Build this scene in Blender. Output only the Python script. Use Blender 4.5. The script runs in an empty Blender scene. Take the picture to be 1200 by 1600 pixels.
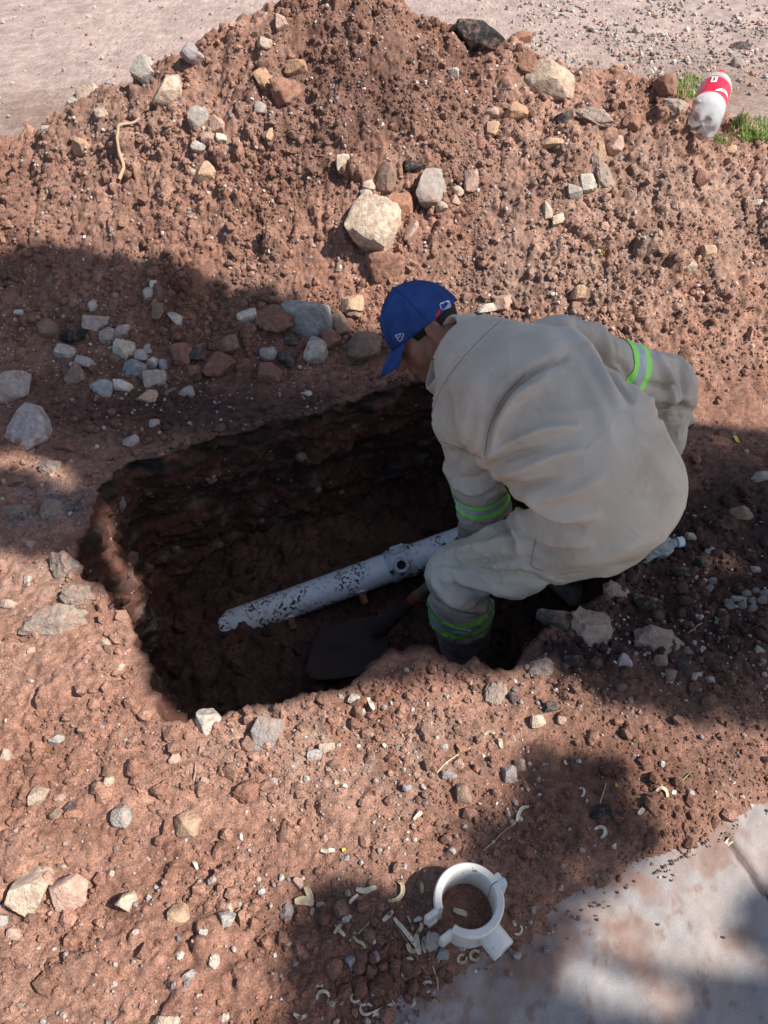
import bpy, bmesh, math, random
import numpy as np
from mathutils import Vector, Matrix
from mathutils.bvhtree import BVHTree

random.seed(7); rng = np.random.default_rng(7)
scene = bpy.context.scene
COL = scene.collection

# ------------------------------------------------------------------ camera, sky, sun, exposure
CAMH, PITCH, FPX = 1.5, math.radians(47.6), 1202.0
cam_d = bpy.data.cameras.new('camera'); cam = bpy.data.objects.new('camera', cam_d); COL.objects.link(cam)
cam.location = (0, 0, CAMH); cam.rotation_euler = (math.pi/2 - PITCH, 0, 0)
cam_d.sensor_fit = 'VERTICAL'; cam_d.sensor_height = 34.6; cam_d.lens = 34.6*FPX/1600
cam_d.clip_start = 0.05; cam_d.clip_end = 500
scene.camera = cam

SUN_EL = math.radians(50); SAZ = math.atan2(-0.27, 0.97)       # direction towards the sun, in the xy plane
SUN = np.array([math.cos(SUN_EL)*math.cos(SAZ), math.cos(SUN_EL)*math.sin(SAZ), math.sin(SUN_EL)])
world = bpy.data.worlds.new('World'); scene.world = world; world.use_nodes = True
wn = world.node_tree; wn.nodes.clear()
sky = wn.nodes.new('ShaderNodeTexSky'); sky.sky_type = 'NISHITA'; sky.sun_disc = False
sky.ozone_density = .8; sky.dust_density = 1.5; sky.sun_elevation = SUN_EL; sky.sun_rotation = math.pi/2 - SAZ
bg = wn.nodes.new('ShaderNodeBackground'); bg.inputs[1].default_value = 0.088
wo = wn.nodes.new('ShaderNodeOutputWorld')
wn.links.new(sky.outputs[0], bg.inputs[0]); wn.links.new(bg.outputs[0], wo.inputs[0])
ld = bpy.data.lights.new('sun', 'SUN'); ld.energy = 5.0; ld.angle = math.radians(0.53); ld.color = (1, 0.95, 0.88)
lo = bpy.data.objects.new('sun', ld); COL.objects.link(lo)
lo.rotation_euler = Vector(SUN).to_track_quat('Z', 'Y').to_euler(); lo.location = (6, -2, 8)
scene.view_settings.view_transform = 'Standard'; scene.view_settings.look = 'None'
scene.view_settings.exposure = 0.76; scene.view_settings.gamma = 1
scene.cycles.max_bounces = 8; scene.cycles.transparent_max_bounces = 12
scene.cycles.use_denoising = True

# ------------------------------------------------------------------ camera maths: pixel of the 1200x1600 photo <-> place
CF = np.array([0, math.cos(PITCH), -math.sin(PITCH)]); CU = np.array([0, math.sin(PITCH), math.cos(PITCH)]); CR = np.array([1., 0, 0])
CC = np.array([0, 0, CAMH])
def W(px, py, d):
    return CC + CF*d + CR*((px-600)/FPX*d) + CU*((800-py)/FPX*d)
def pix(P):
    Q = np.asarray(P) - CC; z = Q@CF
    z = np.where(z > 0.05, z, 0.05)
    return 600+FPX*(Q@CR)/z, 800-FPX*(Q@CU)/z, z
def G(px, py, z=0.0):                                       # on the level plane z
    r = CF + CR*((px-600)/FPX) + CU*((800-py)/FPX)
    return CC + r*((z-CAMH)/r[2])

# ------------------------------------------------------------------ noise
def hsh(ix, iy, s=0, iz=None):
    h = (ix.astype(np.int64)*374761393 + iy.astype(np.int64)*668265263 + s*974634777)
    if iz is not None: h = h + iz.astype(np.int64)*2147483647//3
    h = (h ^ (h >> 13))*1274126177 & 0xffffffff
    h = (h ^ (h >> 16))*2246822519 & 0xffffffff
    return ((h ^ (h >> 15)) & 0xffffff)/float(0xffffff)
def vn(x, y, s=0):
    fx, fy = np.floor(x), np.floor(y); u, v = x-fx, y-fy
    u = u*u*(3-2*u); v = v*v*(3-2*v)
    a = hsh(fx, fy, s); b = hsh(fx+1, fy, s); c = hsh(fx, fy+1, s); d = hsh(fx+1, fy+1, s)
    return (a*(1-u)+b*u)*(1-v)+(c*(1-u)+d*u)*v*1.0
def fbm(x, y, s=0, o=4):
    t = 0; a = 0.5; n = 0
    for i in range(o):
        t = t + a*vn(x+i*17.3, y-i*9.1, s+i); n += a; a *= 0.5; x = x*2.03; y = y*2.03
    return t/n*2-1
def vn3(x, y, z, s=0):
    fx, fy, fz = np.floor(x), np.floor(y), np.floor(z); u, v, w = x-fx, y-fy, z-fz
    u = u*u*(3-2*u); v = v*v*(3-2*v); w = w*w*(3-2*w); r = 0
    for i in (0, 1):
        for j in (0, 1):
            for k in (0, 1):
                r = r + hsh(fx+i, fy+j, s, fz+k)*(u if i else 1-u)*(v if j else 1-v)*(w if k else 1-w)
    return r*2-1
def fbm3(x, y, z, s=0, o=3):
    t = 0; a = 0.5; n = 0
    for i in range(o):
        t = t+a*vn3(x, y, z, s+i); n += a; a *= .5; x = x*2.03+5; y = y*2.03; z = z*2.03
    return t/n
def wor(x, y, s=0):                                         # distance to nearest scattered point, and its random number
    fx, fy = np.floor(x), np.floor(y); best = np.full(x.shape, 9.0); rid = np.zeros(x.shape)
    for i in (-1, 0, 1):
        for j in (-1, 0, 1):
            cx, cy = fx+i, fy+j
            dx = cx+hsh(cx, cy, s)-x; dy = cy+hsh(cx, cy, s+11)-y
            d = dx*dx+dy*dy; m = d < best
            best = np.where(m, d, best); rid = np.where(m, hsh(cx, cy, s+23), rid)
    return np.sqrt(best), rid
def sstep(a, b, x):
    t = np.clip((x-a)/(b-a), 0, 1); return t*t*(3-2*t)

# ------------------------------------------------------------------ terrain functions
SE0, SE1 = G(590, 1600)[:2], G(1200, 1262)[:2]
SED = (SE1-SE0)/np.linalg.norm(SE1-SE0); SEN = np.array([-SED[1], SED[0]])
def slab_sd(x, y): return (x-SE0[0])*SEN[0]+(y-SE0[1])*SEN[1]
def heap_prof(x, y):
    H = np.interp(x, [-3.2, -2.2, -1.45, -1.1, -.85, -.5, -.18, .05, .3, .6, .9, 1.15, 1.4, 2.2, 3.2],
                     [0, .05, 25/100, .42, .56, .71, .775, .70, .61, .55, .50, .42, .33, .14, 0])
    yr = np.interp(x, [-3, -1.4, -.2, .6, 1.5, 3], [2.7, 2.85, 3.0, 2.95, 2.9, 2.8])
    yf = np.interp(x, [-3, -1.4, -.6, 0, .5, .9, 1.4, 3], [1.95, 1.9, 1.93, 2.0, 1.86, 1.74, 1.7, 1.9]) + .05*fbm(x/.3, x*0+1.5, 3, 3)
    yb = yr + .95
    t = np.clip((y-yf)/(yr-yf), 0, 1); tb = np.clip((yb-y)/(yb-yr), 0, 1)
    p = np.minimum(t, tb); p = .55*p + .45*p*p*(3-2*p)
    return H*p, p
def base_h(x, y):
    hh, p = heap_prof(x, y)
    near = np.exp(-(x*x+(y-1.5)**2)/30)
    z = hh + p*(1-.4*p)*(.11*fbm(x/.38, y/.38, 5, 3)) + p*(.045*fbm(x/.13+3, y/.15, 9, 3)-.018*np.exp(-(fbm(x/.16+8, y/.5, 13, 3)/.12)**2))
    z = z + near*.016*fbm(x/.35, y/.35, 31, 3)
    left = sstep(.2, -.5, x)*sstep(1.05, .8, y)*sstep(-.2, .1, y)
    z = z + left*.035*fbm(x/.16+2, y/.16, 41, 3)
    sd = slab_sd(x, y)
    soil = np.minimum(.018, sd*.30) + .006*fbm(x/.06, y/.06, 51, 3)
    z = np.where(sd < .16, np.where(sd > -.06, soil*1.0+(z)*sstep(.06, .16, sd), -.035), z+.018)
    return z
def rough_of(x, y):
    _, p = heap_prof(x, y)
    r = .38 + .75*sstep(0.0, .18, p)
    r = r + .45*sstep(.1, -.45, x)*sstep(1.1, .7, y) 
    r = r*(.55+.9*np.clip(.5+.8*fbm(x/.22, y/.22, 61, 3), 0, 1))
    far = sstep(3.3, 3.9, y)*(p < .02); r = r*(1-.6*far); u_, v_, _ = pix(np.stack([x, y, x*0], -1)); r = r+.8*blob(u_, v_, 960, 960, 190, 90)+.5*blob(u_, v_, 1100, 860, 130, 80)+.45*blob(u_, v_, 350, 640, 360, 55)+.45*blob(u_, v_, 130, 960, 130, 150)+.4*blob(u_, v_, 480, 1110, 280, 50)
    sd = slab_sd(x, y); r = r*np.where(sd < .10, .25+.75*sstep(0, .1, sd), 1)
    return r
def micro(x, y):
    r = rough_of(x, y); z = 0
    for cell, amp, s, pr in ((.11, .030, 71, .20), (.05, .014, 72, .26), (.024, .0080, 73, .45), (.0125, .0052, 74, .95)):
        wx = x+.3*cell*fbm(x/cell*1.3, y/cell*1.3, s+5, 2); wy = y+.3*cell*fbm(x/cell*1.3+9, y/cell*1.3, s+6, 2)
        d, q = wor(wx/cell, wy/cell, s)
        R = .35+.3*q
        z = z + amp*np.sqrt(np.clip(1-(d/R)**2, 0, 1))*(q < pr)*(.5+.5*hsh(np.floor(q*9999), q*0, 3))
    z = z + .009*fbm(x/.03, y/.03, 77, 5) + .012*fbm(x/.09, y/.09, 79, 3)
    return z*r
def base_n(x, y, e=.012):
    gx = (base_h(x+e, y)-base_h(x-e, y))/(2*e); gy = (base_h(x, y+e)-base_h(x, y-e))/(2*e)
    gx, gy = np.clip(gx, -1.2, 1.2), np.clip(gy, -1.2, 1.2)
    N = np.stack([-gx, -gy, np.ones_like(gx)], -1); return N/np.linalg.norm(N, axis=-1)[..., None]
def surf(x, y, f=1.0):                                       # the finished surface: detail stands out along the slope's normal
    return np.stack([x, y, base_h(x, y)], -1)+base_n(x, y)*(micro(x, y)*f)[..., None]

# pit rim from the photo, on level ground
RIMPX = [(150,772),(180,742),(235,716),(290,700),(340,684),(385,676),(430,664),(475,650),(520,640),(560,622),(610,612),(660,598),
 (740,590),(830,590),(900,640),(950,700),(985,780),(985,860),(950,925),(900,962),(855,990),(820,1015),(797,1045),(770,1052),(735,1040),(690,1043),
 (650,1032),(612,1036),(585,1058),(545,1076),(500,1082),(462,1093),(420,1096),(385,1100),(345,1112),(318,1135),(285,1140),(250,1135),(228,1110),(226,1075),(230,1040),
 (214,1015),(205,975),(178,945),(166,918),(140,905),(128,885),(118,868),(122,845),(138,820),(142,795)]
RIM = np.array([G(a, b, .012)[:2] for a, b in RIMPX])
def resample(P, n):
    Q = np.vstack([P, P[:1]]); s = np.r_[0, np.cumsum(np.linalg.norm(np.diff(Q, axis=0), axis=1))]
    t = np.linspace(0, s[-1], n, endpoint=False)
    return np.c_[np.interp(t, s, Q[:, 0]), np.interp(t, s, Q[:, 1])], t, s[-1]
NR = 720
RR, RT, RL = resample(RIM, NR)
def circ_smooth(A, k):
    w = np.hanning(2*k+3)[1:-1]; w /= w.sum(); out = np.zeros_like(A)
    for i, ww in enumerate(w): out += ww*np.roll(A, i-k, axis=0)
    return out
RR = circ_smooth(RR, 4)
T_ = np.roll(RR, -1, 0)-np.roll(RR, 1, 0); T_ /= np.linalg.norm(T_, axis=1)[:, None]
area = np.sum(RR[:, 0]*np.roll(RR[:, 1], -1)-np.roll(RR[:, 0], -1)*RR[:, 1])
RN = np.c_[T_[:, 1], -T_[:, 0]]*(1 if area > 0 else -1)        # outward
RNs = circ_smooth(RN, 26); RNs /= np.linalg.norm(RNs, axis=1)[:, None]
RR = RR + RN*(.020*fbm(RT/.11, RT*0, 91, 2)+.012*fbm(RT/.035, RT*0, 93, 4))[:, None]
def in_poly(x, y, P):
    c = np.zeros(x.shape, bool); n = len(P)
    for i in range(n):
        x1, y1 = P[i]; x2, y2 = P[(i+1) % n]
        if y1 == y2: continue
        m = ((y1 > y) != (y2 > y)) & (x < (x2-x1)*(y-y1)/(y2-y1)+x1)
        c ^= m
    return c
RO = RR[::4] + RNs[::4]*.016
def in_pit(x, y, P=None):
    P = RO if P is None else P
    m = (x > P[:, 0].min()) & (x < P[:, 0].max()) & (y > P[:, 1].min()) & (y < P[:, 1].max())
    out = np.zeros(x.shape, bool); out[m] = in_poly(x[m], y[m], P); return out

def hit(px, py):                                             # where the rays through these pixels meet the terrain (pit left out)
    px = np.atleast_1d(np.asarray(px, float)); py = np.atleast_1d(np.asarray(py, float))
    D = CF[None]+CR[None]*((px-600)/FPX)[:, None]+CU[None]*((800-py)/FPX)[:, None]
    lo_ = np.full(px.shape, .8); hi = np.full(px.shape, 12.0); done = np.zeros(px.shape, bool)
    prev = lo_.copy()
    for s in np.r_[np.arange(.8, 4, .04), np.arange(4, 14, .2)]:
        P = CC+D*s; below = (P[:, 2] < base_h(P[:, 0], P[:, 1])) & ~done
        lo_[below] = prev[below]; hi[below] = s; done |= below
        prev[:] = s
    for it in range(11):
        mid = (lo_+hi)/2; P = CC+D*mid[:, None]
        b = P[:, 2] < base_h(P[:, 0], P[:, 1]); hi = np.where(b, mid, hi); lo_ = np.where(b, lo_, mid)
    P = CC+D*hi[:, None]; return surf(P[:, 0], P[:, 1])

# ------------------------------------------------------------------ colours of the ground (albedo by what lies there, plus zones of painted shade)
def blob(u, v, cx, cy, rx, ry): return np.exp(-(((u-cx)/rx)**2+((v-cy)/ry)**2))
RED = np.array([.250, .125, .086]); RED2 = np.array([.340, .200, .148]); DARK = np.array([.085, .048, .040])
PINK = np.array([.395, .285, .222]); BLACK = np.array([.022, .020, .021]); ROAD = np.array([.34, .26, .23]); BROWN = np.array([.20, .10, .068])
def mixc(c, d, m): return c*(1-m[:, None])+np.asarray(d)[None]*m[:, None]
def soil_col(P):
    x, y, z = P[:, 0], P[:, 1], P[:, 2]; u, v, _ = pix(P)
    _, p = heap_prof(x, y)
    n1 = np.clip(.5+.9*fbm(x/.22, y/.22, 101, 4), 0, 1); n2 = np.clip(.5+1.1*fbm(x/.035, y/.035, 111, 3), 0, 1)
    n3 = fbm(x/.011, y/.011, 117, 2)
    c = mixc(np.repeat(RED[None], len(x), 0), RED2, n1)
    c = mixc(c, BROWN, .45*n2)
    hp = sstep(.02, .2, p)
    c = mixc(c, DARK, hp*.42*np.clip(.3+1.2*fbm(x/.3, y/.3, 121, 4), 0, 1)+hp*.25*blob(u, v, 560, 150, 260, 130))
    c = mixc(c, PINK, hp*.55*np.clip(blob(u, v, 1050, 330, 280, 170)+.6*blob(u, v, 170, 200, 120, 60)+.5*blob(u, v, 850, 440, 170, 60), 0, 1)*(.3+.7*n2))
    flat = 1-hp
    c = mixc(c, RED*1.0, flat*.3*blob(u, v, 200, 1450, 350, 250))
    c = mixc(c, PINK, flat*np.clip(.55*blob(u, v, 640, 1200, 190, 110)+.5*blob(u, v, 420, 1150, 120, 60)+.45*blob(u, v, 60, 900, 90, 80), 0, 1)*n2)
    c = mixc(c, BROWN*.75, flat*.65*np.clip(blob(u, v, 900, 1280, 220, 120)+blob(u, v, 620, 1500, 180, 110)+.6*blob(u, v, 1080, 1200, 200, 90), 0, 1))  # foreground shade painted in as darker brown; the right bank is browner soil
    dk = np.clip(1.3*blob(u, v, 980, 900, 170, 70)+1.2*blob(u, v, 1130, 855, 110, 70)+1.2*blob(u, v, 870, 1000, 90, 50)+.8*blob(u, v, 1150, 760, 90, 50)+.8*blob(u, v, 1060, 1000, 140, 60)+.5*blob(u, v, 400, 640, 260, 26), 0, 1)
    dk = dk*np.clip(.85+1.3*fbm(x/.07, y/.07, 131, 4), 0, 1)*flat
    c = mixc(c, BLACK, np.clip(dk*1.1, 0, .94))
    c = mixc(c, DARK*.8, .85*flat*np.clip(blob(u, v, 280, 640, 330, 60)+1.2*blob(u, v, 1100, 920, 190, 190), 0, 1))  # left blob paints shade into the flat ground; right blob is dark soil
    c = mixc(c, DARK, .5*np.clip(blob(u, v, 260, 530, 380, 95), 0, 1)*np.clip(.6+fbm(x/.1, y/.1, 137, 3), 0, 1))  # shade on the left heap foot deepened in the colour
    c = mixc(c, [.20, .19, .19], flat*np.clip(1.2*blob(u, v, 65, 790, 75, 28), 0, 1)*np.clip(.5+fbm(x/.04, y/.04, 141, 3), 0, 1))
    rd = sstep(3.15, 3.6, y)*(1-sstep(0, .06, p))
    damp = np.clip(blob(u, v, 70, 185, 150, 42)+.95*blob(u, v, 1080, 140, 200, 55), 0, 1)
    rc = mixc(np.repeat(ROAD[None], len(x), 0)*(.88+.24*n1)[:, None], [.19, .125, .095], damp*.8)
    c = c*(1-rd[:, None])+rc*rd[:, None]
    c = c*(1+.28*n3)[:, None]
    return np.clip(c, .01, .9)

# ------------------------------------------------------------------ mesh helpers
def mk_mesh(name, V, F, col=None, smooth=True):
    V = np.ascontiguousarray(V, np.float32); F = np.ascontiguousarray(F, np.int32)
    me = bpy.data.meshes.new(name); k = F.shape[1]
    me.vertices.add(len(V)); me.vertices.foreach_set('co', V.ravel())
    me.loops.add(F.size); me.loops.foreach_set('vertex_index', F.ravel())
    me.polygons.add(len(F)); me.polygons.foreach_set('loop_start', np.arange(0, F.size, k, dtype=np.int32))
    me.polygons.foreach_set('loop_total', np.full(len(F), k, np.int32))
    me.polygons.foreach_set('use_smooth', np.full(len(F), smooth, bool))
    me.update(calc_edges=True)
    if col is not None:
        a = me.color_attributes.new('Col', 'FLOAT_COLOR', 'POINT')
        c = np.ones((len(V), 4), np.float32); c[:, :3] = col; a.data.foreach_set('color', c.ravel())
    return me
def obj(name, me, mat=None, parent=None):
    if isinstance(me, bmesh.types.BMesh):
        b = me; me = bpy.data.meshes.new(name); b.to_mesh(me); b.free()
    o = bpy.data.objects.new(name, me); COL.objects.link(o)
    if mat is not None and not me.materials: me.materials.append(mat)
    if parent is not None: o.parent = parent
    return o
def tag(o, label=None, cat=None, group=None, kind=None):
    if label: o['label'] = label
    if cat: o['category'] = cat
    if group: o['group'] = group
    if kind: o['kind'] = kind
    return o
def empty(name, loc=(0, 0, 0)):
    o = bpy.data.objects.new(name, None); COL.objects.link(o); o.location = loc; o.empty_display_size = .05; return o
def smooth_all(o):
    for p in o.data.polygons: p.use_smooth = True
    return o

# ------------------------------------------------------------------ materials
def newmat(name):
    m = bpy.data.materials.new(name); m.use_nodes = True; nt = m.node_tree
    b = nt.nodes['Principled BSDF']; return m, nt, b
def node(nt, t, **kw):
    n = nt.nodes.new(t)
    for k, v in kw.items():
        if k in n.inputs.keys(): n.inputs[k].default_value = v
        else: setattr(n, k, v)
    return n
def noise_bump(nt, b, layers, dist=1.0):
    tc = node(nt, 'ShaderNodeTexCoord'); prev = None
    for sc, st, d in layers:
        n = node(nt, 'ShaderNodeTexNoise', Scale=sc, Detail=4.0, Roughness=.6); nt.links.new(tc.outputs['Object'], n.inputs['Vector'])
        bp = node(nt, 'ShaderNodeBump', Strength=st, Distance=d); nt.links.new(n.outputs[0], bp.inputs['Height'])
        if prev: nt.links.new(prev.outputs[0], bp.inputs['Normal'])
        prev = bp
    nt.links.new(prev.outputs[0], b.inputs['Normal']); return tc
def mul_noise(nt, tc, src, sc, lo_, hi, det=3.0):
    n = node(nt, 'ShaderNodeTexNoise', Scale=sc, Detail=det); nt.links.new(tc.outputs['Object'], n.inputs['Vector'])
    mr = node(nt, 'ShaderNodeMapRange'); mr.inputs['From Min'].default_value = .3; mr.inputs['From Max'].default_value = .7
    mr.inputs['To Min'].default_value = lo_; mr.inputs['To Max'].default_value = hi; nt.links.new(n.outputs[0], mr.inputs[0])
    vm = node(nt, 'ShaderNodeVectorMath', operation='SCALE'); nt.links.new(src, vm.inputs[0]); nt.links.new(mr.outputs[0], vm.inputs['Scale'])
    return vm.outputs[0]
def soil_material(name, fine=1.0):
    m, nt, b = newmat(name); b.inputs['Roughness'].default_value = .96; b.inputs['Specular IOR Level'].default_value = .15
    tc = noise_bump(nt, b, ((520, .8*fine, .0025), (150, .6*fine, .005)))
    at = node(nt, 'ShaderNodeAttribute', attribute_name='Col')
    c = mul_noise(nt, tc, at.outputs['Color'], 330, .55, 1.38); c = mul_noise(nt, tc, c, 70, .78, 1.18); c = mul_noise(nt, tc, c, 11, .84, 1.12)
    nt.links.new(c, b.inputs['Base Color']); return m
M_SOIL = soil_material('soil')
def stone_material():
    m, nt, b = newmat('stone'); b.inputs['Roughness'].default_value = .85; b.inputs['Specular IOR Level'].default_value = .25
    tc = noise_bump(nt, b, ((260, .8, .003), (70, .8, .008)))
    oi = node(nt, 'ShaderNodeObjectInfo')
    geo = node(nt, 'ShaderNodeTexCoord')
    c = mul_noise(nt, tc, oi.outputs['Color'], 55, .75, 1.22); c = mul_noise(nt, tc, c, 300, .8, 1.2)
    # soil dust clinging in patches
    n = node(nt, 'ShaderNodeTexNoise', Scale=38.0, Detail=5.0, Roughness=.65); nt.links.new(tc.outputs['Object'], n.inputs['Vector'])
    rp = node(nt, 'ShaderNodeMapRange'); rp.inputs['From Min'].default_value = .47; rp.inputs['From Max'].default_value = .64; rp.inputs['To Max'].default_value = .7
    nt.links.new(n.outputs[0], rp.inputs[0])
    mx = node(nt, 'ShaderNodeMix', data_type='RGBA'); nt.links.new(rp.outputs[0], mx.inputs['Factor']); nt.links.new(c, mx.inputs[6]); mx.inputs[7].default_value = (.29, .17, .125, 1)
    nt.links.new(mx.outputs[2], b.inputs['Base Color']); return m
M_STONE = stone_material()
def plain(name, col, rough=.6, spec=.4, bumps=((200, .2, .002),), var=(60, .9, 1.1), **kw):
    m, nt, b = newmat(name); b.inputs['Roughness'].default_value = rough; b.inputs['Specular IOR Level'].default_value = spec
    tc = noise_bump(nt, b, bumps); rgb = node(nt, 'ShaderNodeRGB'); rgb.outputs[0].default_value = (*col, 1)
    c = mul_noise(nt, tc, rgb.outputs[0], *var); nt.links.new(c, b.inputs['Base Color'])
    for k, v in kw.items(): b.inputs[k.replace('_', ' ')].default_value = v
    return m
def spotted(name, col, dirt, sc, lo_, hi, rough=.5, bumps=((200, .2, .002),)):   # a base colour with patches of dirt
    m, nt, b = newmat(name); b.inputs['Roughness'].default_value = rough
    tc = noise_bump(nt, b, bumps); rgb = node(nt, 'ShaderNodeRGB'); rgb.outputs[0].default_value = (*col, 1)
    c = mul_noise(nt, tc, rgb.outputs[0], 30, .9, 1.08)
    n = node(nt, 'ShaderNodeTexNoise', Scale=sc, Detail=4.0, Roughness=.6); nt.links.new(tc.outputs['Object'], n.inputs['Vector'])
    rp = node(nt, 'ShaderNodeMapRange'); rp.inputs['From Min'].default_value = lo_; rp.inputs['From Max'].default_value = hi
    nt.links.new(n.outputs[0], rp.inputs[0])
    mx = node(nt, 'ShaderNodeMix', data_type='RGBA'); nt.links.new(rp.outputs[0], mx.inputs['Factor']); nt.links.new(c, mx.inputs[6]); mx.inputs[7].default_value = (*dirt, 1)
    nt.links.new(mx.outputs[2], b.inputs['Base Color']); return m

# ------------------------------------------------------------------ ground, heap, road: one height field cut in three
def axis(lo_, hi, step, a, b, grow=1.09, mx=3.0):
    core = list(np.arange(lo_, hi, step)); s = step; x = hi; up = []
    while x < b: up.append(x); s = min(s*grow, mx); x += s
    s = step; x = lo_; dn = []
    while x > a: s = min(s*grow, mx); x -= s; dn.append(x)
    return np.array(dn[::-1]+core+up)
GX = axis(-1.75, 1.75, .0042, -45, 45); GY1 = axis(.12, 3.4, .0042, -45, 3.4)
far = []; y = 3.4; s = .0048
while y < 70: far.append(y); s = min(s*1.018 if y < 7 else s*1.12, 4); y += s
GY = np.r_[GY1, far]
nx, ny = len(GX), len(GY)
XX, YY = np.meshgrid(GX, GY); X = XX.ravel(); Y = YY.ravel()
fade = np.exp(-np.maximum(0, np.hypot(X, Y-2)-5)/4)
GV = surf(X, Y, fade)
idx = np.arange(nx*ny).reshape(ny, nx)
Fq = np.stack([idx[:-1, :-1], idx[:-1, 1:], idx[1:, 1:], idx[1:, :-1]], -1).reshape(-1, 4)
fc = GV[Fq].mean(1)
keep = ~in_pit(fc[:, 0], fc[:, 1]); Fq, fc = Fq[keep], fc[keep]
_, fp = heap_prof(fc[:, 0], fc[:, 1])
isheap = fp > .035+.02*fbm(fc[:, 0]/.05, fc[:, 1]/.05, 161, 2)
isroad = (~isheap) & (fc[:, 1] > 3.1)
def sub(name, mask):
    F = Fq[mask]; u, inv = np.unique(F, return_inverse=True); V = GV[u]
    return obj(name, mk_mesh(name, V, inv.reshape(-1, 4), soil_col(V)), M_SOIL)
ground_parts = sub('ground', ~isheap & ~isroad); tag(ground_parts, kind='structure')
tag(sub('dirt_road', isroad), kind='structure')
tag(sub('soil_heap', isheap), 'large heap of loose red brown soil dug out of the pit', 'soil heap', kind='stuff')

# pit walls and floor
FLOOR = -.66
side = RNs[:, 1]                                              # +1 on the far side, -1 on the near side
prof_d = np.r_[0, 0, 0, 0, np.linspace(.008, .72, 105)]
Vp = []; bl = []
for k, d in enumerate(prof_d):
    if k < 4:
        P = RR+RNs*(.034-.011*k)
        Q = surf(P[:, 0], P[:, 1]); Q[:, 2] += .0015 if k == 0 else .003
        Vp.append(Q); bl.append(np.full(NR, -1.)); continue
    t = d/.72
    farw = np.clip(side, 0, 1); leftw = np.clip(-RNs[:, 0], 0, 1); nearw = np.clip(-side, 0, 1)
    off = farw*(.03*np.sin(min(t*9, 3.1))+.20*sstep(.08, .55, t)+.0) + leftw*(-.10*t) + nearw*(.06*sstep(0, .3, t))
    ramp = np.exp(-(((RR[:, 0]-G(262, 1125)[0])/.10)**2+((RR[:, 1]-G(262, 1125)[1])/.09)**2))
    off = off - ramp*(.30*t)
    # crust sticks out at the far rim, ragged layers below
    tt = RT/RL*2*math.pi
    off = off + .040*fbm(RT/.10+7, d/.06+RT*0, 171, 4)+.018*fbm(RT/.03+7, d/.025+RT*0, 173, 4) + .03*farw*fbm(RT/.25, d/.09+RT*0, 181, 3) - farw*.035*np.exp(-((d-.05)/.03)**2)*(.5+fbm(RT/.1, RT*0, 185, 2))
    Q = surf(RR[:, 0], RR[:, 1]); P = Q[:, :2]+RNs*off[:, None]
    z0 = Q[:, 2]+.003
    Vp.append(np.c_[P, z0-d+.006*fbm(RT/.04, d/.04+RT*0, 191, 3)]); bl.append(np.full(NR, d))
Vp = np.concatenate(Vp); bl = np.concatenate(bl); n = len(prof_d)
ii = np.arange(n*NR).reshape(n, NR); jj = np.roll(ii, -1, 1)
Fp = np.stack([ii[:-1], jj[:-1], jj[1:], ii[1:]], -1).reshape(-1, 4)
if area > 0: Fp = Fp[:, ::-1]
uu = np.tile(RT, n); dd = np.clip(bl, 0, 1); sidet = np.tile(side, n)
# layered colours of the cut face: black crust, red clay, dark loam with pale streaks
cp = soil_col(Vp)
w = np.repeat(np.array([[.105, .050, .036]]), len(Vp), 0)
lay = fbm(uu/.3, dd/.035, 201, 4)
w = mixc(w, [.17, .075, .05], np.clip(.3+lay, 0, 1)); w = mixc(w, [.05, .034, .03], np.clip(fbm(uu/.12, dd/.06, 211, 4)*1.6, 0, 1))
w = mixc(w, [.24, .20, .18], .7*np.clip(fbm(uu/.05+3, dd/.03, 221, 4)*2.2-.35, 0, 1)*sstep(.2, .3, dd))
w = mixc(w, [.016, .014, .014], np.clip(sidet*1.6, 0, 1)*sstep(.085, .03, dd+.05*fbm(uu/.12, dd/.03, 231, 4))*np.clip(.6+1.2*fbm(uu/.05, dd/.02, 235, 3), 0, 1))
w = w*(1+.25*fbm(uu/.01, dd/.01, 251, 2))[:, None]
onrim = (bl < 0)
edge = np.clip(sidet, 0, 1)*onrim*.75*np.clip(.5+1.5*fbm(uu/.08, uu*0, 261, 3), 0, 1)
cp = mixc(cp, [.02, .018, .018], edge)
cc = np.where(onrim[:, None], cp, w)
x0, x1 = RR[:, 0].min()-.1, RR[:, 0].max()+.25; y0, y1 = RR[:, 1].min()-.15, RR[:, 1].max()+.35
fx = np.arange(x0, x1, .007); fy = np.arange(y0, y1, .007); FX, FY = np.meshgrid(fx, fy); a, b_ = FX.ravel(), FY.ravel()
def floor_h(a, b_):
    d1, q1 = wor(a/.06, b_/.06, 271); d2, q2 = wor(a/.025, b_/.025, 281)
    return FLOOR+.05*fbm(a/.3, b_/.3, 265, 3)+.025*np.sqrt(np.clip(1-(d1/.55)**2, 0, 1))*(q1 < .5)+.012*np.sqrt(np.clip(1-(d2/.5)**2, 0, 1))+.07*sstep(1.55, 1.95, b_)
VF = np.c_[a, b_, floor_h(a, b_)]
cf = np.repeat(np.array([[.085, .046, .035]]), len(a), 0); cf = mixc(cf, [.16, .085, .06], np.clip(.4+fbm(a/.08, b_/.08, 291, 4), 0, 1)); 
gi = np.arange(len(a)).reshape(len(fy), len(fx)); FF = np.stack([gi[:-1, :-1], gi[:-1, 1:], gi[1:, 1:], gi[1:, :-1]], -1).reshape(-1, 4)
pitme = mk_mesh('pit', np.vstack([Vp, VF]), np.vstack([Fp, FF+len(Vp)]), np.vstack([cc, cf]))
tag(obj('pit_ground', pitme, M_SOIL), kind='structure')

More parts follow.
